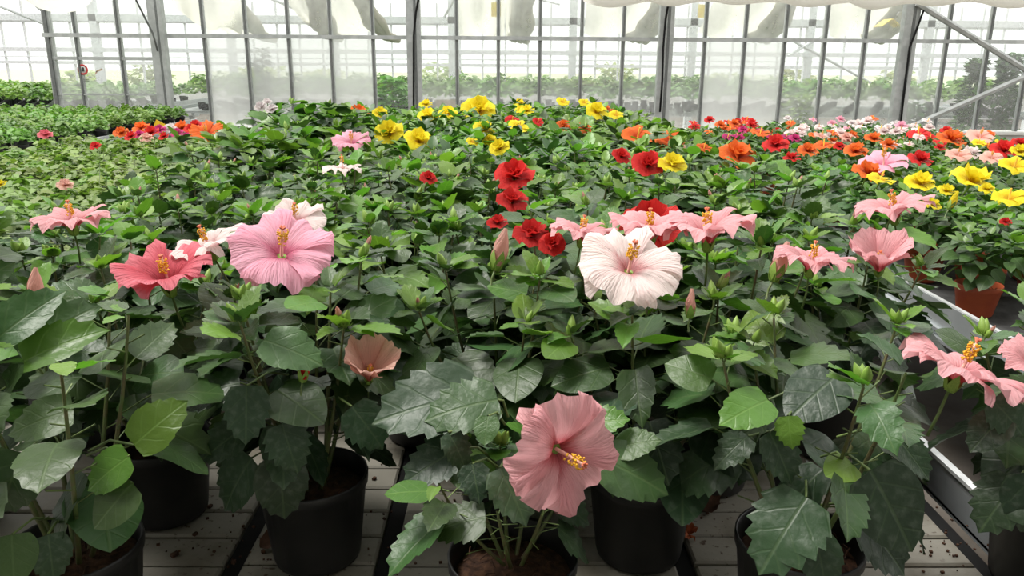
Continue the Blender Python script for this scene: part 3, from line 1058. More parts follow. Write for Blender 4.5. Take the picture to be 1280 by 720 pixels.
def arch(seed, H=0.36, spread=0.165, nb=6, nl=10, big=0.112, pot_h=POT_H, old=0.45):
    """Branches, leaves and shoot tips of one plant, origin at its pot's foot."""
    rng = random.Random(seed)
    br, lv, tips, pets = [], [], [], []
    for k in range(nb):
        az = 2 * PI * (k + rng.uniform(-0.3, 0.3)) / nb
        rad = spread * (0.25 + 0.75 * math.sqrt((k * 0.618 + 0.3) % 1.0))
        top = pot_h + H * rng.uniform(0.80, 1.06) * (1.05 - 0.25 * rad / spread)
        a = Vector((0.02 * math.cos(az), 0.02 * math.sin(az), pot_h - 0.03))
        e = Vector((rad * math.cos(az), rad * math.sin(az), top))
        c = Vector((e.x * 0.75, e.y * 0.75, pot_h + H * 0.40))
        br.append([quad(a, c, e, t / 6) for t in range(7)])
        a0 = rng.random() * 6.28
        for i in range(nl):
            t = 0.20 + 0.77 * ((i + rng.random() * 0.6) / nl) ** 0.72
            p = quad(a, c, e, t)
            g = a0 + i * 2.4
            out = Vector((math.cos(az), math.sin(az), 0))
            d = Vector((math.cos(g), math.sin(g), 0)) * 0.75 + out * (0.62 if t < 0.75 else 0.25)
            d.normalize()
            sz = big * rng.uniform(0.78, 1.12) * (1.0 - 0.50 * max(0, (t - 0.62) / 0.38))
            pl = rng.uniform(0.025, 0.055) * (1 if t < 0.7 else 0.6)
            bp = p + d * pl + Vector((0, 0, pl * 0.55))
            el = rng.uniform(-0.85, -0.25) if t < 0.45 else rng.uniform(-0.55, 0.10) if t < 0.75 else rng.uniform(-0.15, 0.65)
            dd = d * math.cos(el) + Vector((0, 0, math.sin(el)))
            up = Vector((rng.uniform(-0.6, 0.6), rng.uniform(-0.6, 0.6), 1.0)) + d * 0.25
            kind = 'leaf_old' if t < old + rng.uniform(-0.1, 0.15) else 'leaf_mid' if t < 0.88 + rng.uniform(-0.1, 0.15) else 'leaf_young'
            lv.append((bp, dd, up, sz, kind, rng.randrange(len(LEAF_SPECS))))
            pets.append((p, bp))
        for i in range(6):   # tuft of small leaves at the shoot tip
            g = a0 + i * 1.6
            el = rng.uniform(0.0, 1.1)
            d = Vector((math.cos(g) * math.cos(el), math.sin(g) * math.cos(el), math.sin(el)))
            lv.append((e + d * 0.012, d, Vector((0, 0, 1)) + d * -0.4, rng.uniform(0.028, 0.066), 'leaf_young' if rng.random() < 0.6 else 'leaf_mid', rng.choice((0, 2, 3, 6))))
        for i in range(rng.choice((1, 2, 3, 4))):
            g = rng.random() * 6.28
            d = Vector((0.45 * math.cos(g), 0.45 * math.sin(g), 1))
            tips.append((e.copy(), d, rng.uniform(0.012, 0.020), None if rng.random() < 0.88 else 'salmon'))
    return dict(br=br, lv=lv, tips=tips, pets=pets)


def stem_mb(A):
    p = MB()
    for pts in A['br']:
        p.tube(pts, [0.0045 - 0.0026 * i / (len(pts) - 1) for i in range(len(pts))], MAT['stem'], 5, False)
    for a, c in A['pets']:
        p.tube([a, c], 0.0013, MAT['petiole'], 3, False)
    return p


ARCHS = []
for s in range(12):
    rng_ = random.Random(100 + s)
    A = arch(200 + s, H=rng_.uniform(0.36, 0.40), spread=rng_.uniform(0.155, 0.18), nb=rng_.choice((6, 6, 7)), nl=rng_.choice((12, 12, 13)), old=rng_.choice((0.35, 0.45, 0.55)))
    A['stem'] = stem_mb(A).mesh('stem')
    ARCHS.append(A)
FAR_FOL = []
for s, A in enumerate(ARCHS[:8]):
    p = MB()
    for (bp, d, up, sz, kind, k) in A['lv']:
        p.add(leaf_lo[kind, k], frame(bp, d, up, sz * 1.22))
    for (e, d, sz, c) in A['tips']:
        q = MB()
        n = 5
        q.grid([[(r * math.cos(2 * PI * k / n), r * math.sin(2 * PI * k / n), z) for k in range(n)] for r, z in ((0.1, 0.2), (0.4, 1.3), (0.05, 2.1))], MAT['calyx'], closed=True)
        p.add(q, aim(e, d, 0, sz))
    FAR_FOL.append(p.mesh('foliage'))

# ------------------------------------------------------------------ blooms seen near the lens, with their plants
# px, py, height above bench, axis, petal length, colour, cup, curl, petal width, plant description
HERO = [
    (693, 560, 0.36, (0.50, -0.84, 0.08), 0.078, 'pink', 0.60, 0.35, 1.42, None),
    (352, 322, 0.53, (0.22, -0.50, 0.84), 0.082, 'rose', 0.55, 0.35, 1.42, 'hibiscus with a large bright pink bloom tilted towards the aisle'),
    (370, 281, 0.53, (0.10, -0.40, 0.90), 0.060, 'pale', 0.55, 0.35, 1.4, 'hibiscus with a smaller pale pink bloom behind the large bright pink one'),
    (213, 362, 0.49, (-0.05, -0.22, 0.95), 0.072, 'deep', 0.95, 0.35, 1.4, 'hibiscus with a deep pink funnel bloom half hidden by leaves'),
    (266, 318, 0.53, (-0.30, -0.10, 0.93), 0.062, 'pale', 0.75, 0.45, 1.4, 'hibiscus with a pale bloom seen from the side next to the deep pink funnel'),
    (92, 287, 0.53, (-0.05, -0.04, 1.0), 0.066, 'pink', 0.75, 0.40, 1.45, 'hibiscus with a flat pink bloom and upright stamen beside the bedding plants'),
    (785, 342, 0.54, (0.05, -0.48, 0.86), 0.076, 'pale', 0.60, 0.40, 1.45, 'hibiscus with a whitish pink bloom lit from above in the middle'),
    (726, 303, 0.54, (0.12, 0.05, 1.0), 0.056, 'pink', 0.85, 0.45, 1.5, 'hibiscus with a pink bloom just behind the whitish pink one'),
    (812, 301, 0.54, (-0.03, 0.0, 1.0), 0.068, 'pink', 0.95, 0.45, 1.5, 'hibiscus with a pink bloom holding its stamen straight up'),
    (884, 306, 0.54, (-0.08, 0.0, 1.0), 0.076, 'pink', 0.95, 0.45, 1.5, 'hibiscus with a wide pink bloom like a shallow bowl'),
    (1012, 340, 0.53, (0.10, 0.02, 1.0), 0.058, 'pink', 0.85, 0.45, 1.5, 'hibiscus with a pink bloom next to a tall coral bud'),
    (1098, 340, 0.52, (-0.15, -0.25, 0.95), 0.046, 'pink', 1.30, 0.10, 1.45, 'hibiscus with a half closed round pink bloom near the bench edge'),
    (1118, 274, 0.53, (-0.22, 0.05, 1.0), 0.074, 'pink', 0.85, 0.45, 1.5, 'hibiscus with a ruffled pink bloom in front of the terracotta pots'),
    (1192, 478, 0.41, (0.36, 0.02, 0.93), 0.082, 'pink', 0.65, 0.40, 1.45, None),
    (461, 476, 0.375, (0.18, -0.35, 0.92), 0.040, 'salmon', 1.45, 0.0, 1.40, None),
    (1290, 462, 0.42, (0.0, -0.3, 1.0), 0.050, 'pink', 0.7, 0.3, 1.0, None),
    (440, 184, 0.53, (0.0, -0.30, 0.93), 0.072, 'rose', 0.80, 0.40, 1.15, 'hibiscus with a light pink bloom below the yellow ones'),
    (428, 214, 0.53, (0.0, 0.0, 1.0), 0.058, 'pale', 0.45, 0.35, 1.05, 'hibiscus with a low pale pink bloom under the light pink one'),
    (260, 171, 0.54, (0.0, -0.42, 0.85), 0.068, 'orange', 0.70, 0.25, 1.05, 'hibiscus with a single orange bloom at the outer corner of the centre bench'),
]
BUDS = [  # px, py of the foot, height, tip pixel, length, colour
    (619, 338, 0.50, (8, -32), 0.075, 'salmon'), (966, 352, 0.50, (10, -30), 0.070, 'salmon'), (44, 386, 0.50, (2, -30), 0.060, 'salmon'),
    (378, 478, 0.40, (3, -22), 0.045, 'red'), (862, 398, 0.48, (1, -20), 0.045, 'salmon'), (1186, 262, 0.50, (8, -18), 0.05, 'yellow'),
]
MIDBLOOM = [  # px, py, width, colour, double
    (487, 160, 36, 'yellow', 1), (523, 170, 38, 'yellow', 1), (604, 158, 28, 'yellow', 1), (598, 131, 42, 'yellow', 1), (648, 155, 26, 'yellow', 0), (625, 181, 26, 'yellow', 1), (840, 201, 36, 'yellow', 1),
    (745, 135, 28, 'yellow', 1), (703, 125, 16, 'yellow', 0), (730, 126, 14, 'yellow', 0), (770, 141, 18, 'yellow', 0), (535, 142, 26, 'yellow', 1), (560, 139, 24, 'yellow', 1), (475, 138, 18, 'yellow', 1), (612, 173, 18, 'yellow', 1), (590, 175, 16, 'yellow', 0),
    (797, 165, 38, 'orange', 0), (838, 170, 36, 'orange', 0), (921, 187, 44, 'orange', 1), (705, 155, 20, 'orange', 1), (730, 157, 18, 'orange', 1), (447, 138, 26, 'orange', 1), (880, 182, 18, 'orange', 0),
    (643, 213, 50, 'red', 1), (640, 245, 40, 'red', 1), (664, 287, 46, 'red', 1), (622, 275, 26, 'red', 1), (815, 270, 74, 'red', 1), (810, 199, 40, 'red', 1), (535, 220, 22, 'red', 1), (640, 148, 18, 'red', 0), (776, 191, 24, 'red', 1), (690, 300, 34, 'red', 1),
    (326, 131, 15, 'white', 1), (340, 134, 15, 'white', 1), (334, 126, 12, 'white', 1), (672, 150, 14, 'red', 0),
]
# large single leaves of the front plants: base pixel, tip pixel, depths, width factor, kind, shape, plant
BIG = [
    (1088, 588, 1148, 692, 0.90, 0.86, 'leaf_old', 4, 'F'), (1008, 622, 950, 708, 0.90, 0.84, 'leaf_old', 1, 'F'), (962, 540, 995, 606, 0.93, 0.90, 'leaf_old', 0, 'F'), (1018, 668, 1040, 745, 0.90, 0.86, 'leaf_old', 3, 'F'),
    (1075, 645, 1142, 720, 0.93, 0.90, 'leaf_old', 0, 'F'), (960, 500, 905, 522, 0.95, 0.91, 'leaf_young', 3, 'F'), (985, 520, 990, 562, 0.92, 0.90, 'leaf_young', 1, 'F'), (1045, 470, 985, 520, 0.96, 0.92, 'leaf_old', 4, 'F'),
    (1065, 580, 1035, 592, 0.93, 0.90, 'leaf_young', 4, 'F'), (935, 545, 895, 575, 0.98, 0.95, 'leaf_old', 5, 'F'), (1120, 545, 1165, 600, 0.96, 0.93, 'leaf_old', 2, 'F'),
    (600, 490, 463, 518, 1.02, 0.98, 'leaf_old', 0, 'A'), (622, 500, 532, 512, 0.99, 0.96, 'leaf_mid', 1, 'A'), (575, 560, 500, 600, 0.98, 0.95, 'leaf_old', 0, 'A'), (590, 580, 600, 625, 0.94, 0.90, 'leaf_old', 1, 'A'),
    (625, 585, 660, 655, 0.93, 0.88, 'leaf_old', 0, 'A'), (750, 572, 840, 612, 0.98, 0.95, 'leaf_mid', 3, 'A'), (770, 560, 822, 545, 1.0, 0.98, 'leaf_mid', 3, 'A'), (610, 520, 605, 555, 0.95, 0.92, 'leaf_mid', 4, 'A'), (690, 620, 740, 655, 1.0, 1.0, 'leaf_old', 2, 'A'),
    (560, 540, 590, 585, 0.95, 0.93, 'leaf_old', 5, 'A'), (730, 530, 785, 520, 1.02, 1.0, 'leaf_young', 0, 'A'),
    (308, 482, 308, 556, 1.06, 1.02, 'leaf_old', 0, 'C'), (352, 530, 372, 592, 1.06, 1.03, 'leaf_old', 1, 'C'), (348, 572, 358, 655, 1.08, 1.06, 'leaf_old', 3, 'C'), (315, 572, 268, 640, 1.10, 1.08, 'leaf_old', 3, 'C'), (440, 508, 482, 560, 1.10, 1.08, 'leaf_old', 1, 'C'),
    (305, 535, 246, 575, 1.10, 1.06, 'leaf_old', 0, 'C'), (330, 425, 402, 448, 1.06, 1.04, 'leaf_mid', 3, 'C'),
    (92, 512, 2, 536, 0.95, 0.92, 'leaf_mid', 3, 'E'), (168, 556, 226, 500, 0.97, 0.99, 'leaf_young', 3, 'E'), (162, 570, 100, 612, 0.94, 0.92, 'leaf_young', 3, 'E'), (166, 604, 112, 660, 0.93, 0.90, 'leaf_mid', 4, 'E'), (30, 566, -10, 650, 0.92, 0.90, 'leaf_mid', 3, 'E'),
    (15, 668, 18, 735, 0.90, 0.87, 'leaf_mid', 4, 'E'), (22, 440, 118, 372, 1.00, 1.05, 'leaf_mid', 6, 'E'), (30, 452, 122, 402, 0.98, 1.00, 'leaf_young', 6, 'E'), (60, 668, 70, 730, 0.92, 0.90, 'leaf_old', 3, 'E'), (-5, 425, 72, 358, 0.98, 1.02, 'leaf_mid', 6, 'E'),
    (175, 470, 225, 460, 1.15, 1.12, 'leaf_mid', 4, 'D'), (1270, 600, 1225, 660, 0.98, 0.95, 'leaf_old', 1, 'G'), (1285, 590, 1300, 680, 0.96, 0.93, 'leaf_old', 3, 'G'), (1255, 520, 1212, 560, 1.0, 0.98, 'leaf_old', 3, 'G'), (1240, 500, 1290, 545, 1.0, 0.97, 'leaf_old', 1, 'G'),
]
ZR0 = BENCH + POT_H
hero_pts = []
for bg in BIG:
    hero_pts.append((at((bg[0] + bg[2]) / 2, (bg[1] + bg[3]) / 2, (bg[4] + bg[5]) / 2), 0.022))
for h in HERO:
    P = atz(h[0], h[1], BENCH + h[2])
    ax = Vector(h[3]).normalized()
    hero_pts.append((P + ax * h[4] * 0.35, h[4] * 0.80 + 0.018))
for bd in BUDS:
    hero_pts.append((atz(bd[0] + bd[3][0] * 0.6, bd[1] + bd[3][1] * 0.6, BENCH + bd[2] + 0.03), 0.035))
CLEAR = [(642, 690, ZR0 + 0.01, 0.066), (430, 610, ZR0, 0.05), (925, 655, ZR0, 0.045), (250, 690, BENCH, 0.10), (500, 650, BENCH, 0.09), (1190, 660, BENCH, 0.09), (1205, 540, BENCH, 0.06), (800, 660, BENCH + 0.08, 0.07), (400, 680, BENCH + 0.05, 0.07), (1240, 425, BENCH, 0.06)]
for (cx_, cy_, cz_, cr_) in CLEAR:
    hero_pts.append((atz(cx_, cy_, cz_), cr_))
mid_pts = []
for (px, py, w, c, dbl) in MIDBLOOM:
    hb = 0.54 if py > 150 else 0.54 + (150 - py) * 0.0022
    if c == 'white':
        hb = 0.67
    P = atz(px, py, BENCH + hb)
    z = (P - CAM).length
    mid_pts.append((P, w * 0.5 / F_PX * z, c, dbl))
    hero_pts.append((P, w * 0.42 / F_PX * z))


def blocks_bloom(L, rad, smin=-0.03):
    for P, r in hero_pts:
        u = (CAM - P)
        u.normalize()
        s = (L - P).dot(u)
        if smin < s < 0.5 and ((L - P) - u * s).length < r * 0.85 + rad * 0.75:
            return True
    return False


# ------------------------------------------------------------------ place the hibiscus
class Plant:
    pass


plants = []


def near_hibiscus(x, y, ai, yaw, sc=1.0, label=None, bright=False, keep=1.0, zs=1.0, prune_extra=0.0):
    q = Plant()
    q.root = empty('hibiscus_plant', (x, y, BENCH))
    q.x, q.y, q.label, q.near, q.flowers = x, y, label, True, 0
    A = ARCHS[ai % len(ARCHS)]
    best = None
    for k in range(10):       # turn the plant so that its stems stand clear of the blooms
        yw = yaw + k * 0.628
        r_ = Matrix.Rotation(yw, 3, 'Z')
        cost = 0
        for pts in A['br']:
            for pt in pts[2:]:
                v = r_ @ pt * sc
                v.z = pt.z * sc * zs + POT_H * (1 - sc * zs)
                cost += blocks_bloom(Vector((x, y, BENCH)) + v, 0.004, -0.07)
        if best is None or cost < best[0]:
            best = (cost, yw)
        if cost == 0:
            break
    yaw = best[1]
    rot = Matrix.Rotation(yaw, 4, 'Z') @ Matrix.Diagonal((sc, sc, sc * zs, 1))
    r3 = Matrix.Rotation(yaw, 3, 'Z')
    link('pot', pot_black, q.root)
    link('soil', soils[ai % 3], q.root, T(0, 0, POT_H - 0.036) @ Matrix.Rotation(yaw, 4, 'Z'))
    lift = T(0, 0, POT_H - POT_H * sc * zs)
    link('stem', A['stem'], q.root, lift @ rot)
    rr = random.Random(int(x * 1000) * 31 + int(y * 1000))
    rootv = Vector((x, y, BENCH))
    for (bp, d, up, sz, kind, k) in A['lv']:
        if rr.random() > keep:
            continue
        p = lift @ (rot @ bp)
        dd, uu = r3 @ d, r3 @ up
        L = rootv + p + dd * sz * 0.5
        if blocks_bloom(L, sz * 0.36 + prune_extra):
            continue
        # nothing grows down through the bench top or into its own pot wall
        if p.z + dd.z * sz < 0.03:
            dd = Vector((dd.x, dd.y, -0.1)).normalized()
        if bright:
            kind = {'leaf_old': 'leaf_mid', 'leaf_mid': 'leaf_mid', 'leaf_young': 'leaf_young'}[kind]
            if k in (0, 1, 5):
                k = 3 + (k % 2)
        link('leaf', leaf_me[kind, k], q.root, frame(p, dd, uu, sz * sc))
    for (e, d, sz, c) in A['tips']:
        p = lift @ (rot @ e)
        if blocks_bloom(rootv + p + Vector((0, 0, 0.03)), 0.02):
            continue
        link('bud', bud_me[c], q.root, aim(p, r3 @ d, rr.random() * 6, sz))
    plants.append(q)
    return q


def far_hibiscus(x, y, ai, yaw, sc=1.0):
    q = Plant()
    q.root = empty('hibiscus_plant', (x, y, BENCH))
    q.x, q.y, q.label, q.near, q.flowers = x, y, None, False, 0
    if abs(x - BX0) < 0.4 or y < 3.6 or x > 0.6:
        link('pot', pot_black, q.root)
    m = Matrix.Rotation(yaw, 4, 'Z') @ Matrix.Diagonal((sc, sc, sc, 1))
    tag(link('foliage', FAR_FOL[ai % len(FAR_FOL)], q.root, m), kind='stuff')
    plants.append(q)
    return q


def xy(px, py, z):
    p = atz(px, py, z)
    return p.x, p.y


ZR = BENCH + POT_H
pA = near_hibiscus(*xy(641, 690, ZR), 1, 0.4, 0.80, 'short hibiscus with one big pink bloom facing forward low over its open pot', keep=0.9, zs=0.62)
pB = near_hibiscus(*xy(797, 690, BENCH), 2, 1.3, 1.0, 'dark leaved hibiscus in the black pot right of the big forward facing bloom', keep=0.85)
pC = near_hibiscus(*xy(398, 693, BENCH), 3, 2.1, 1.0, 'hibiscus with a half open salmon bloom above a full black pot', keep=0.85)
pD = near_hibiscus(*xy(210, 640, BENCH), 4, 0.2, 0.98, 'hibiscus with small round buds between two front pots on the left')
pE = near_hibiscus(*xy(92, 678, ZR), 5, 3.6, 1.0, 'front corner hibiscus with smooth bright leaves and a salmon bud', bright=True, keep=0.85)
pF = near_hibiscus(*xy(1000, 670, ZR), 6, 4.4, 1.0, 'hibiscus with very large drooping grey green leaves over its pot', keep=0.80)
pG = near_hibiscus(*xy(1297, 728, BENCH), 7, 5.0, 1.0, 'hibiscus cut by the frame in a black pot at the bench edge', keep=0.8)
pH = near_hibiscus(*xy(525, 543, BENCH), 8, 0.9, 1.0, 'hibiscus with a tall salmon bud behind the short front plant')
pI = near_hibiscus(*xy(884, 602, BENCH), 9, 2.7, 1.0, 'hibiscus with dark foliage behind the dark leaved pot')
pJ = near_hibiscus(*xy(100, 548, BENCH), 10, 1.9, 1.0, 'hibiscus behind the bright leaved corner plant with its pot in shade')
heroes = list(plants)

rng = random.Random(77)
row = 0
y = 1.34
while y < 6.2:
    x = -1.06 + (0.135 if row % 2 else 0.0)
    while x < 0.86:
        X, Y = x + rng.uniform(-0.035, 0.035), y + rng.uniform(-0.04, 0.04)
        ok = all((X - h.x) ** 2 + (Y - h.y) ** 2 > 0.225 ** 2 for h in heroes) and not (X > 0.55 and Y < 1.42)
        ai, yaw, sc = rng.randrange(12), rng.random() * 6.28, rng.uniform(0.94, 1.06)
        if ok:
            if Y < 3.0:
                near_hibiscus(X, Y, ai, yaw, sc, bright=rng.random() < (0.35 if X > -0.4 and Y > 1.9 else 0.12))
            else:
                far_hibiscus(X, Y, ai, yaw, sc * (1.14 if X < -0.7 and Y < 4.6 else 1.0))
        x += 0.272
    row += 1
    y += 0.272


def nearest(P, pool=None, back=0.02):
    best = None
    for q in (pool or plants):
        d = (q.x - P.x) ** 2 + (q.y - back - P.y) ** 2
        if best is None or d < best[0]:
            best = (d, q)
    return best[1]


own = {0: pA, 13: pF, 14: pC, 15: pG}
for i, (px, py, hb, ax, sz, c, cup, curl, W, desc) in enumerate(HERO):
    P = atz(px, py, BENCH + hb)
    q = own.get(i) or nearest(P, [k for k in plants if k.label is None])
    q.flowers += 1
    if desc and not q.label:
        q.label = desc
    flower(q.root, P, ax, sz, c, cup, curl, 0.095, W, spin=i * 1.7)
buds_big = {c: big_bud(c) for c in ('salmon', 'red', 'yellow')}
for (px, py, hb, tip, ln, c) in BUDS:
    P = atz(px, py, BENCH + hb)
    q = nearest(P)
    ax = (CAM_ROT @ Vector((tip[0], -tip[1], 0))).normalized() + Vector((0, -0.1, 0))
    o = link('bud', buds_big[c][1], q.root, q.root.matrix_basis.inverted() @ aim(P, ax, 0.4, ln))
    o['label'] = 'unfurling bud with rolled petals'
    link('rolled_petals', buds_big[c][0], o)
CW = {'yellow': 'yellow', 'red': 'red', 'orange': 'orange', 'white': 'small white'}
for (P, sz, c, dbl) in mid_pts:
    q = nearest(P)
    q.flowers += 1
    bloom(q.root, P - Vector((0, 0, sz * 0.45)), (rng.uniform(-0.3, 0.3), rng.uniform(-0.9, -0.35), 1), sz * 1.05, c, dbl, rng.random() * 6)
    q.mid = getattr(q, 'mid', []) + [c]
for q in plants:
    # scattered blooms deep in the rows
    if not q.near and q.flowers == 0 and q.y > 4.2 and rng.random() < 0.28 and q.x > -0.75:
        c = rng.choice(['yellow', 'yellow', 'orange', 'red'] if q.x < 0.4 else ['orange', 'red', 'orange', 'yellow'])
        P = Vector((q.x + rng.uniform(-0.1, 0.1), q.y - 0.08, BENCH + rng.uniform(0.48, 0.55)))
        bloom(q.root, P, (0, -0.4, 1), rng.uniform(0.04, 0.055), c, 1, rng.random() * 6)
        q.mid = [c]
    g = None
    if q.label is None and getattr(q, 'mid', None):
        cs = sorted(set(q.mid))
        zone = 'near rows' if q.y < 2.3 else 'middle rows' if q.y < 4.0 else 'far rows'
        q.label = 'hibiscus with open ' + ' and '.join(CW[c] for c in cs) + ' bloom in the %s of the centre bench' % zone
        g = 'flowering hibiscus on the centre bench'
    if q.label is None:
        zone = 'near rows' if q.y < 2.3 else 'middle rows' if q.y < 4.0 else 'far rows'
        zone += ' at the bedding plant side' if q.x < -0.45 else ' at the terracotta pot side' if q.x > 0.35 else ' along the middle'
        q.label = 'green hibiscus without blooms in the %s of centre bench' % zone
        g = 'budding hibiscus on the centre bench'
    tag(q.root, q.label, 'plant', g or 'hibiscus on the centre bench')

rng = random.Random(5)
OWNER = dict(A=pA, B=pB, C=pC, D=pD, E=pE, F=pF, G=pG)
for (bx, by, tx, ty, d0, d1, kind, k, q) in BIG:
    q = OWNER[q]
    P0, P1 = at(bx, by, d0), at(tx, ty, d1)
    v = P1 - P0
    up = (CAM - P0).normalized() + Vector((0, 0, 0.9)) + Vector((rng.uniform(-0.3, 0.3), 0, 0))
    link('leaf', leaf_me[kind, k], q.root, q.root.matrix_basis.inverted() @ frame(P0, v, up, v.length))
    s = MB()
    a = P0 - q.root.location
    stem_pt = Vector((a.x * 0.35, a.y * 0.35 + 0.01, max(POT_H, a.z - 0.03)))
    s.tube([stem_pt, (stem_pt + a) / 2 + Vector((0, 0, 0.012)), a], 0.0019, MAT['petiole'], 4, False)
    link('leaf_stalk', s.mesh('leaf_stalk'), q.root)

# ------------------------------------------------------------------ compact plants of the right bench
COMP = []
for s in range(5):
    A = arch(700 + s, H=0.20, spread=0.115, nb=6, nl=9, big=0.072, pot_h=0.115, old=0.30)
    p = MB()
    for (bp, d, up, sz, kind, k) in A['lv']:
        q = MB()
        rows, uvs = leaf_rows(5, 2, LEAF_SPECS[k][0], 0.03, *LEAF_SPECS[k][2:], k)
        q.grid(rows, MAT['leaf_young'] if (kind == 'leaf_young' and s % 2) else MAT['leaf_bush'], uvs)
        p.add(q, frame(bp, d, up, sz))
    COMP.append(p.mesh('foliage'))


def in_view(x, y, z, margin=60):
    v = CAM_ROT.transposed() @ (Vector((x, y, z)) - CAM)
    if v.z > -0.2:
        return False
    px, py = 640 + F_PX * v.x / -v.z, 360 - F_PX * v.y / -v.z
    return -margin < px < 1280 + margin and -margin < py < 720 + margin


RB = [  # photo blooms of the right bench: px, py, width, colour, double
    (1105, 204, 50, 'rose', 0), (1084, 214, 34, 'orange', 1), (1150, 226, 32, 'yellow', 1), (1213, 225, 46, 'yellow', 1), (1183, 235, 20, 'yellow', 1), (1165, 252, 20, 'yellow', 1), (1262, 244, 32, 'yellow', 0), (1100, 222, 30, 'yellow', 0),
    (1187, 174, 30, 'orange', 1), (1225, 170, 26, 'salmon', 0), (1255, 186, 26, 'red', 1), (1275, 178, 18, 'red', 1), (1198, 192, 26, 'salmon', 0), (1150, 198, 26, 'red', 1), (1070, 187, 26, 'orange', 1), (1127, 156, 14, 'rose', 1),
    (970, 180, 30, 'red', 1), (950, 165, 22, 'orange', 0), (1010, 187, 24, 'orange', 1), (990, 195, 20, 'red', 1), (1092, 172, 20, 'orange', 1), (1240, 195, 22, 'salmon', 0), (1030, 180, 22, 'orange', 0), (1148, 167, 24, 'red', 0), (1268, 205, 30, 'yellow', 0), (1213, 190, 22, 'pale', 1), (1258, 271, 12, 'red', 1), (1234, 232, 16, 'yellow', 1),
]
right = []
rng = random.Random(31)
row = 0
y = 2.15
while y < 7.2:
    x = RX0 + 0.14 + (0.11 if row % 2 else 0)
    while x < RX1 - 0.08:
        X, Y = x + rng.uniform(-0.02, 0.02), y + rng.uniform(-0.02, 0.02)
        if in_view(X, Y, BENCH + 0.2):
            q = Plant()
            q.root = empty('compact_flowering_plant', (X, Y, BENCH))
            q.x, q.y, q.mid = X, Y, []
            if X < RX0 + 0.45 or Y < 3.4:
                link('pot', pot_terra, q.root)
                if Y < 3.2:
                    link('soil', soils_t[row % 2], q.root, T(0, 0, 0.115 - 0.03))
            tag(link('foliage', COMP[rng.randrange(5)], q.root, Matrix.Rotation(rng.random() * 6.28, 4, 'Z') @ Matrix.Scale(rng.uniform(0.92, 1.1), 4)), kind='stuff')
            right.append(q)
        x += 0.232
    row += 1
    y += 0.232
for (px, py, w, c, dbl) in RB:
    P = atz(px, py, BENCH + 0.37)
    q = nearest(P, right)
    bloom(q.root, P - Vector((0, 0, 0.02)), (rng.uniform(-0.2, 0.2), rng.uniform(-0.5, -0.2), 1), w * 0.53 / F_PX * (P - CAM).length, c, dbl, rng.random() * 6)
    q.mid.append(c)
CW.update(rose='bright pink', pale='pale pink', salmon='salmon', pink='pink', magenta='magenta')
for q in right:
    if not q.mid and q.y > 3.9:
        pr = 0.30 if q.y < 5.2 else 0.75
        n = 0
        if rng.random() < pr:
            n = 1 if q.y < 5.2 else rng.choice((1, 2, 3))
        if q.y < 5.2:
            pal = ['orange', 'red', 'salmon', 'orange', 'yellow']
        elif q.x < 2.15:
            pal = ['red', 'orange', 'red', 'magenta']
        elif q.y < 5.9:
            pal = ['orange', 'orange', 'salmon', 'red', 'pale']
        else:
            pal = ['pale', 'white', 'rose', 'pale', 'white', 'orange']
        c = rng.choice(pal)
        for k in range(n):
            P = Vector((q.x + rng.uniform(-0.09, 0.09), q.y + rng.uniform(-0.1, 0.04), BENCH + rng.uniform(0.30, 0.37)))
            bloom(q.root, P, (rng.uniform(-0.3, 0.3), -0.35, 1), rng.uniform(0.035, 0.055), c, rng.choice((0, 1)), rng.random() * 6)
            q.mid.append(c)
    zone = 'nearest' if q.y < 3.3 else 'middle' if q.y < 5.5 else 'farthest'
    if q.mid:
        lab = 'compact plant with %s blooms in the %s rows of terracotta bench' % (' and '.join(CW[c] for c in sorted(set(q.mid))), zone)
    else:
        lab = 'compact leafy plant without blooms in the %s rows of the terracotta pot bench' % zone
    tag(q.root, lab, 'plant', 'compact plants on the terracotta pot bench')

# ------------------------------------------------------------------ bedding plants, seedlings
def mound(seed, r, h, n, sz, mat, z0, W=0.95, flat=0.25):
    rng = random.Random(seed)
    p = MB()
    for k in range(n):
        a = rng.random() * 2 * PI
        u = math.sqrt(rng.random())
        zz = z0 + h * (1 - 0.75 * u * u) * rng.uniform(0.55, 1.0)
        c = Vector((u * r * math.cos(a), u * r * math.sin(a), zz))
        g = a + rng.uniform(-1.3, 1.3)
        el = rng.uniform(-0.5, flat + 0.3)
        d = Vector((math.cos(g) * math.cos(el), math.sin(g) * math.cos(el), math.sin(el)))
        q = MB()
        rows, uvs = leaf_rows(4, 2, W, 0.0, 0.12, 0.30, 0.05, k, 0.5, 0.3)
        q.grid(rows, mat, uvs)
        p.add(q, frame(c - d * sz * 0.4, d, (rng.uniform(-0.5, 0.5), rng.uniform(-0.5, 0.5), 1), sz * rng.uniform(0.7, 1.2)))
    return p


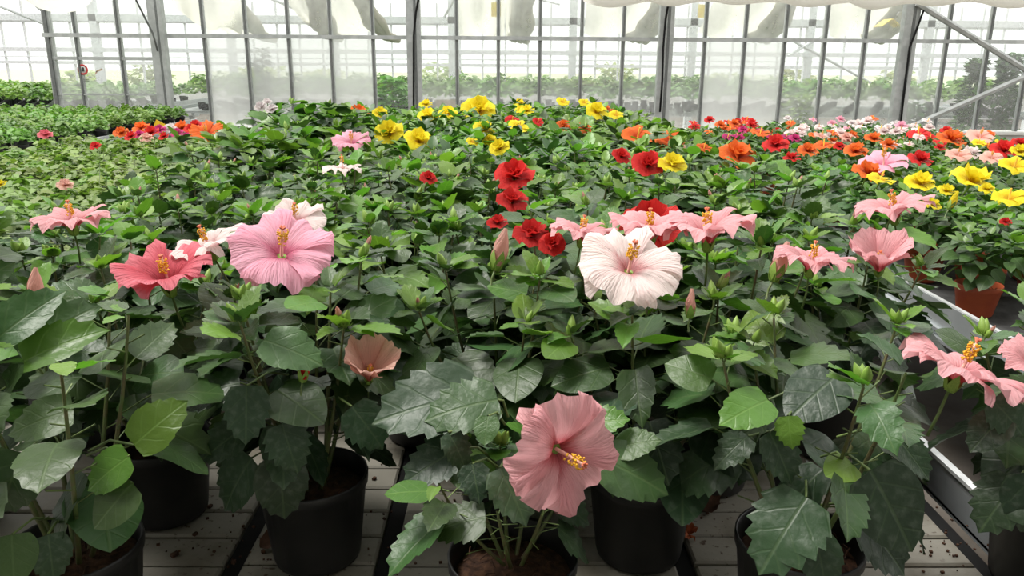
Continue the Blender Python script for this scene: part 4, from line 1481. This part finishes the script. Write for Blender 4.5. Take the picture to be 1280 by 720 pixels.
BED = []
for s in range(5):
    p = mound(s, 0.125, 0.15, 85, 0.050, MAT['leaf_small'], 0.07)
    rs = random.Random(s)
    for k in range(rs.choice((0, 1, 2))):
        a = rs.random() * 6.28
        p.tube([(0.03 * math.cos(a), 0.03 * math.sin(a), 0.15), (0.06 * math.cos(a), 0.06 * math.sin(a), 0.29)], 0.002, MAT['petiole'], 3)
        p.add(mound(s + 40, 0.012, 0.015, 8, 0.016, MAT['leaf_young'], 0.0), T(0.06 * math.cos(a), 0.06 * math.sin(a), 0.285))
    BED.append(p.mesh('foliage'))
pot_small = pot_mesh(MAT['pot_black'], 0.060, 0.045, 0.095, n=14).mesh('pot')
rng = random.Random(13)
row = 0
y = 1.9
bed = []
while y < 6.95:
    x = LX1 - 0.12 - (0.09 if row % 2 else 0)
    while x > LX0 + 0.08:
        X, Y = x + rng.uniform(-0.02, 0.02), y + rng.uniform(-0.02, 0.02)
        if in_view(X, Y, BENCH + 0.2, 30):
            q = Plant()
            q.x, q.y = X, Y
            q.root = empty('bedding_plant', (X, Y, BENCH))
            tag(link('foliage', BED[rng.randrange(5)], q.root, Matrix.Rotation(rng.random() * 6.28, 4, 'Z') @ Matrix.Scale(rng.uniform(0.92, 1.12), 4)), kind='stuff')
            if X < LX0 + 0.3 or Y > 6.5:
                link('pot', pot_small, q.root)
            tag(q.root, 'small dull green bedding plant in the %s rows, %s' % ('near' if Y < 3.6 else 'middle' if Y < 5.3 else 'far', 'beside the hibiscus bench' if X > -2.1 else 'beside the seedling bench' if X < -3.2 else 'mid bench'), 'plant', 'bedding plants left of the hibiscus')
            bed.append(q)
        x -= 0.195
    row += 1
    y += 0.195
LB = [(152, 168, 16, 'orange'), (178, 162, 18, 'orange'), (165, 172, 14, 'red'), (190, 168, 18, 'red'), (183, 174, 14, 'salmon'), (200, 164, 14, 'magenta'), (213, 163, 16, 'white'), (222, 168, 14, 'magenta'), (228, 162, 20, 'orange'), (240, 164, 16, 'red'), (206, 172, 12, 'red'),
      (175, 170, 12, 'magenta'), (57, 170, 14, 'deep'), (120, 184, 12, 'red'), (82, 233, 16, 'salmon'), (2, 232, 12, 'yellow'), (245, 158, 14, 'red'), (234, 172, 12, 'magenta')]
for (px, py, w, c) in LB:
    P = atz(px, py, BENCH + 0.28)
    q = nearest(P, bed)
    bloom(q.root, Vector((P.x, P.y, P.z)), (rng.uniform(-0.2, 0.2), -0.45, 1), w * 0.55 / F_PX * (P - CAM).length, c, 1, rng.random() * 6)
    q.root['label'] = 'bedding plant with %s blooms at the far side of the dull green bench' % {'deep': 'rose red', 'white': 'white'}.get(c, CW.get(c, c))
p = MB()
P = atz(199, 160, BENCH + 0.26)
p.box((0, 0, 0), (0.10, 0.004, 0.11), MAT['tag_yellow'], Matrix.Rotation(0.5, 3, 'Y'))
p.box((0.01, 0, -0.14), (0.012, 0.003, 0.20), MAT['tag_yellow'])
tag(link('plant_tag', p.mesh('plant_tag', False), None, T(*P)), 'yellow plant tag among the red and orange bedding blooms', 'tag')

SEED = [mound(60 + s, 0.10, 0.16, 60, 0.050, MAT['leaf_seed'], 0.09, 0.8).mesh('foliage') for s in range(4)]
pot_seed = pot_mesh(MAT['pot_black'], 0.066, 0.050, 0.105, n=14).mesh('pot')


def seedlings(x0, x1, y0, y1, step, label, group, sc=1.0, pot_rows=True, mx=999, name='seedling'):
    row, y, n = 0, y0, 0
    while y < y1:
        x = x1 - 0.09 - (step / 2 if row % 2 else 0)
        first = True
        while x > x0:
            X, Y = x + rng.uniform(-0.015, 0.015), y + rng.uniform(-0.015, 0.015)
            if in_view(X, Y, BENCH + 0.2, 15) and n < mx:
                r = empty(name, (X, Y, BENCH))
                tag(link('foliage', SEED[rng.randrange(4)], r, Matrix.Rotation(rng.random() * 6.28, 4, 'Z') @ Matrix.Scale(sc * rng.uniform(0.9, 1.1), 4)), kind='stuff')
                if pot_rows:
                    link('pot', pot_seed, r)
                tag(r, label + (', in rows along its aisle edge' if x > x1 - 0.45 else ', in the inner rows'), 'plant', group)
                n += 1
            x -= step
        row += 1
        y += step


seedlings(SX0, SX1, 5.3, 10.9, 0.178, 'green seedling on the grey edged bench', 'seedlings on the grey edged bench')
seedlings(-12.0, -6.3, 13.2, 16.8, 0.30, 'pale green seedling on the bench beyond the doorway', 'seedlings beyond the doorway', 1.6)
seedlings(-5.4, 8.7, 13.6, 16.2, 0.47, 'hazy green plant behind the glass partition', 'plants behind the partition', 2.3, name='potted_plant')

# ------------------------------------------------------------------ tall plants behind the glass
def shrub(name, base, h, r, n, mat, lsz, label, cone=0.7, seed=1, cat='shrub', group=None):
    rng = random.Random(seed)
    root = empty(name, base, label, cat, group)
    p = MB()
    for k in range(n):
        v = rng.random() ** 0.8
        rr = r * (1 - cone * v) * math.sqrt(rng.random()) * (0.75 + 0.25 * math.sin(v * 17 + seed))
        a = rng.random() * 6.28
        c = Vector((rr * math.cos(a), rr * math.sin(a), h * (0.06 + 0.92 * v)))
        d = Vector((math.cos(a), math.sin(a), rng.uniform(-0.5, 0.8)))
        q = MB()
        rows, uvs = leaf_rows(3, 2, 0.6, 0.0, 0.15, 0.2, 0.03, k, 0.6, 0.35)
        q.grid(rows, mat, uvs)
        p.add(q, frame(c, d, (rng.uniform(-0.6, 0.6), rng.uniform(-0.6, 0.6), 1), lsz * rng.uniform(0.6, 1.3)))
    tag(link('foliage', p.mesh('foliage'), root), kind='stuff')
    t = MB()
    t.tube([(0, 0, 0), (0.02, 0, h * 0.5), (0, 0, h * 0.9)], [0.02, 0.014, 0.004], MAT['stem'], 6)
    link('trunk', t.mesh('trunk'), root)
    return root


def gx(px, y):
    return at(px, 100, y).x


shrub('conifer', (gx(1218, 12.9), 12.9, 0), at(1215, 72, 12.9).z, 0.30, 1500, MAT['needle'], 0.10, 'dark conifer behind misted glass, farther from the diagonal brace end', 0.55, 3, 'tree', 'conifers behind the glass')
shrub('conifer', (gx(1258, 12.7), 12.7, 0), at(1255, 66, 12.7).z, 0.28, 1500, MAT['needle'], 0.10, 'dark conifer behind misted glass at the frame edge', 0.55, 4, 'tree', 'conifers behind the glass')
shrub('conifer', (gx(1152, 13.2), 13.2, 0), at(1152, 128, 13.2).z, 0.30, 350, MAT['needle'], 0.12, 'low dark conifer right of the last column', 0.5, 5, 'tree', 'conifers behind the glass')
shrub('climbing_plant', (gx(330, 12.30), 12.30, 0), at(330, 58, 12.30).z, 0.11, 420, MAT['leaf_old'], 0.09, 'tall thin plant pressed behind the second frosted pane', 0.2, 6, 'plant')
shrub('leafy_shrub', (gx(490, 12.9), 12.9, 0), at(490, 95, 12.9).z, 0.42, 500, MAT['leaf_young'], 0.14, 'bright lime green shrub seen through the open pane', 0.5, 7)
shrub('leafy_shrub', (gx(1003, 12.8), 12.8, 0), at(1003, 118, 12.8).z, 0.35, 380, MAT['leaf_small'], 0.12, 'yellowish shrub behind the pane after the frosted pair', 0.4, 8)
for k in range(15):
    X = -13.5 + k * 1.9
    shrub('hedge_shrub', (X, 26.2 + (k % 3) * 0.5, 0), 1.15 + 0.35 * math.sin(k * 2.3), 0.92, 420, MAT['hedge'], 0.22, 'pale yellow green shrub outside the far glass wall', 0.3, 20 + k, 'shrub', 'shrubs outside the far wall')
# pale carton and tray on the benches behind the glass
p = MB()
p.box((0, 0, 0.09), (0.34, 0.25, 0.18), MAT['carton'])
p.box((0, 0, 0.185), (0.36, 0.27, 0.02), MAT['carton'])
tag(link('carton_box', p.mesh('carton_box', False), None, T(gx(557, 13.6), 13.62, BENCH)), 'brown carton on the bench behind the glass near the middle column', 'box')

# ------------------------------------------------------------------ litter on the front slats
rng = random.Random(9)
p = MB()
for k in range(260):
    cx, cy = rng.choice([(150, 690), (340, 690), (470, 640), (540, 640), (560, 620), (870, 640), (1150, 660), (1190, 690), (620, 600), (330, 715), (250, 670)])
    P = atz(cx + rng.gauss(0, 45), cy + rng.gauss(0, 25), BENCH + 0.001)
    if P.y < 0.7 or P.y > 2.2:
        continue
    s = rng.uniform(0.0012, 0.0034) * (2 if rng.random() < 0.06 else 1)
    p.box(P + Vector((0, 0, s * 0.4)), (s * rng.uniform(1, 2), s * 1.2, s), MAT['soil'], Matrix.Rotation(rng.random() * 3, 3, 'Z'))
tag(link('soil_crumbs', p.mesh('soil_crumbs', False)), 'dark peat crumbs strewn over the white slats', 'soil', kind='stuff')
for (px, py, s, lab) in ((325, 685, 0.028, 'curled brown dry leaf lying beside the salmon bloom pot'), (876, 640, 0.030, 'dark brown dry leaf lying behind the right hand black pots')):
    m = MB()
    rows, uvs = leaf_rows(7, 4, 0.7, 0.1, 0.9, -0.5, 0.12, 3)
    m.grid(rows, MAT['dry'], uvs)
    P = atz(px, py, BENCH + 0.004)
    tag(link('dry_leaf', m.mesh('dry_leaf'), None, frame(P, (0.8, 0.5, 0.1), (0.2, -0.4, 1), s * 1.5)), lab, 'leaf')
m = MB()
for k in range(9):
    m.add(petal_builder('orange', 1.0, 0.45, 0.5, 0.2, 0.2, k, 4, 3), Matrix.Rotation(k * 0.72, 4, 'Z') @ Matrix.Rotation(rng.uniform(-0.2, 0.7), 4, 'X') @ Matrix.Scale(rng.uniform(0.6, 1), 4))
m.mats = [MAT['dry_orange']]
tag(link('fallen_bloom', m.mesh('fallen_bloom'), None, aim(atz(860, 668, BENCH + 0.006), (0, -0.5, 1), 0, 0.024)), 'withered orange bloom fallen onto the slats between two pots', 'flower')
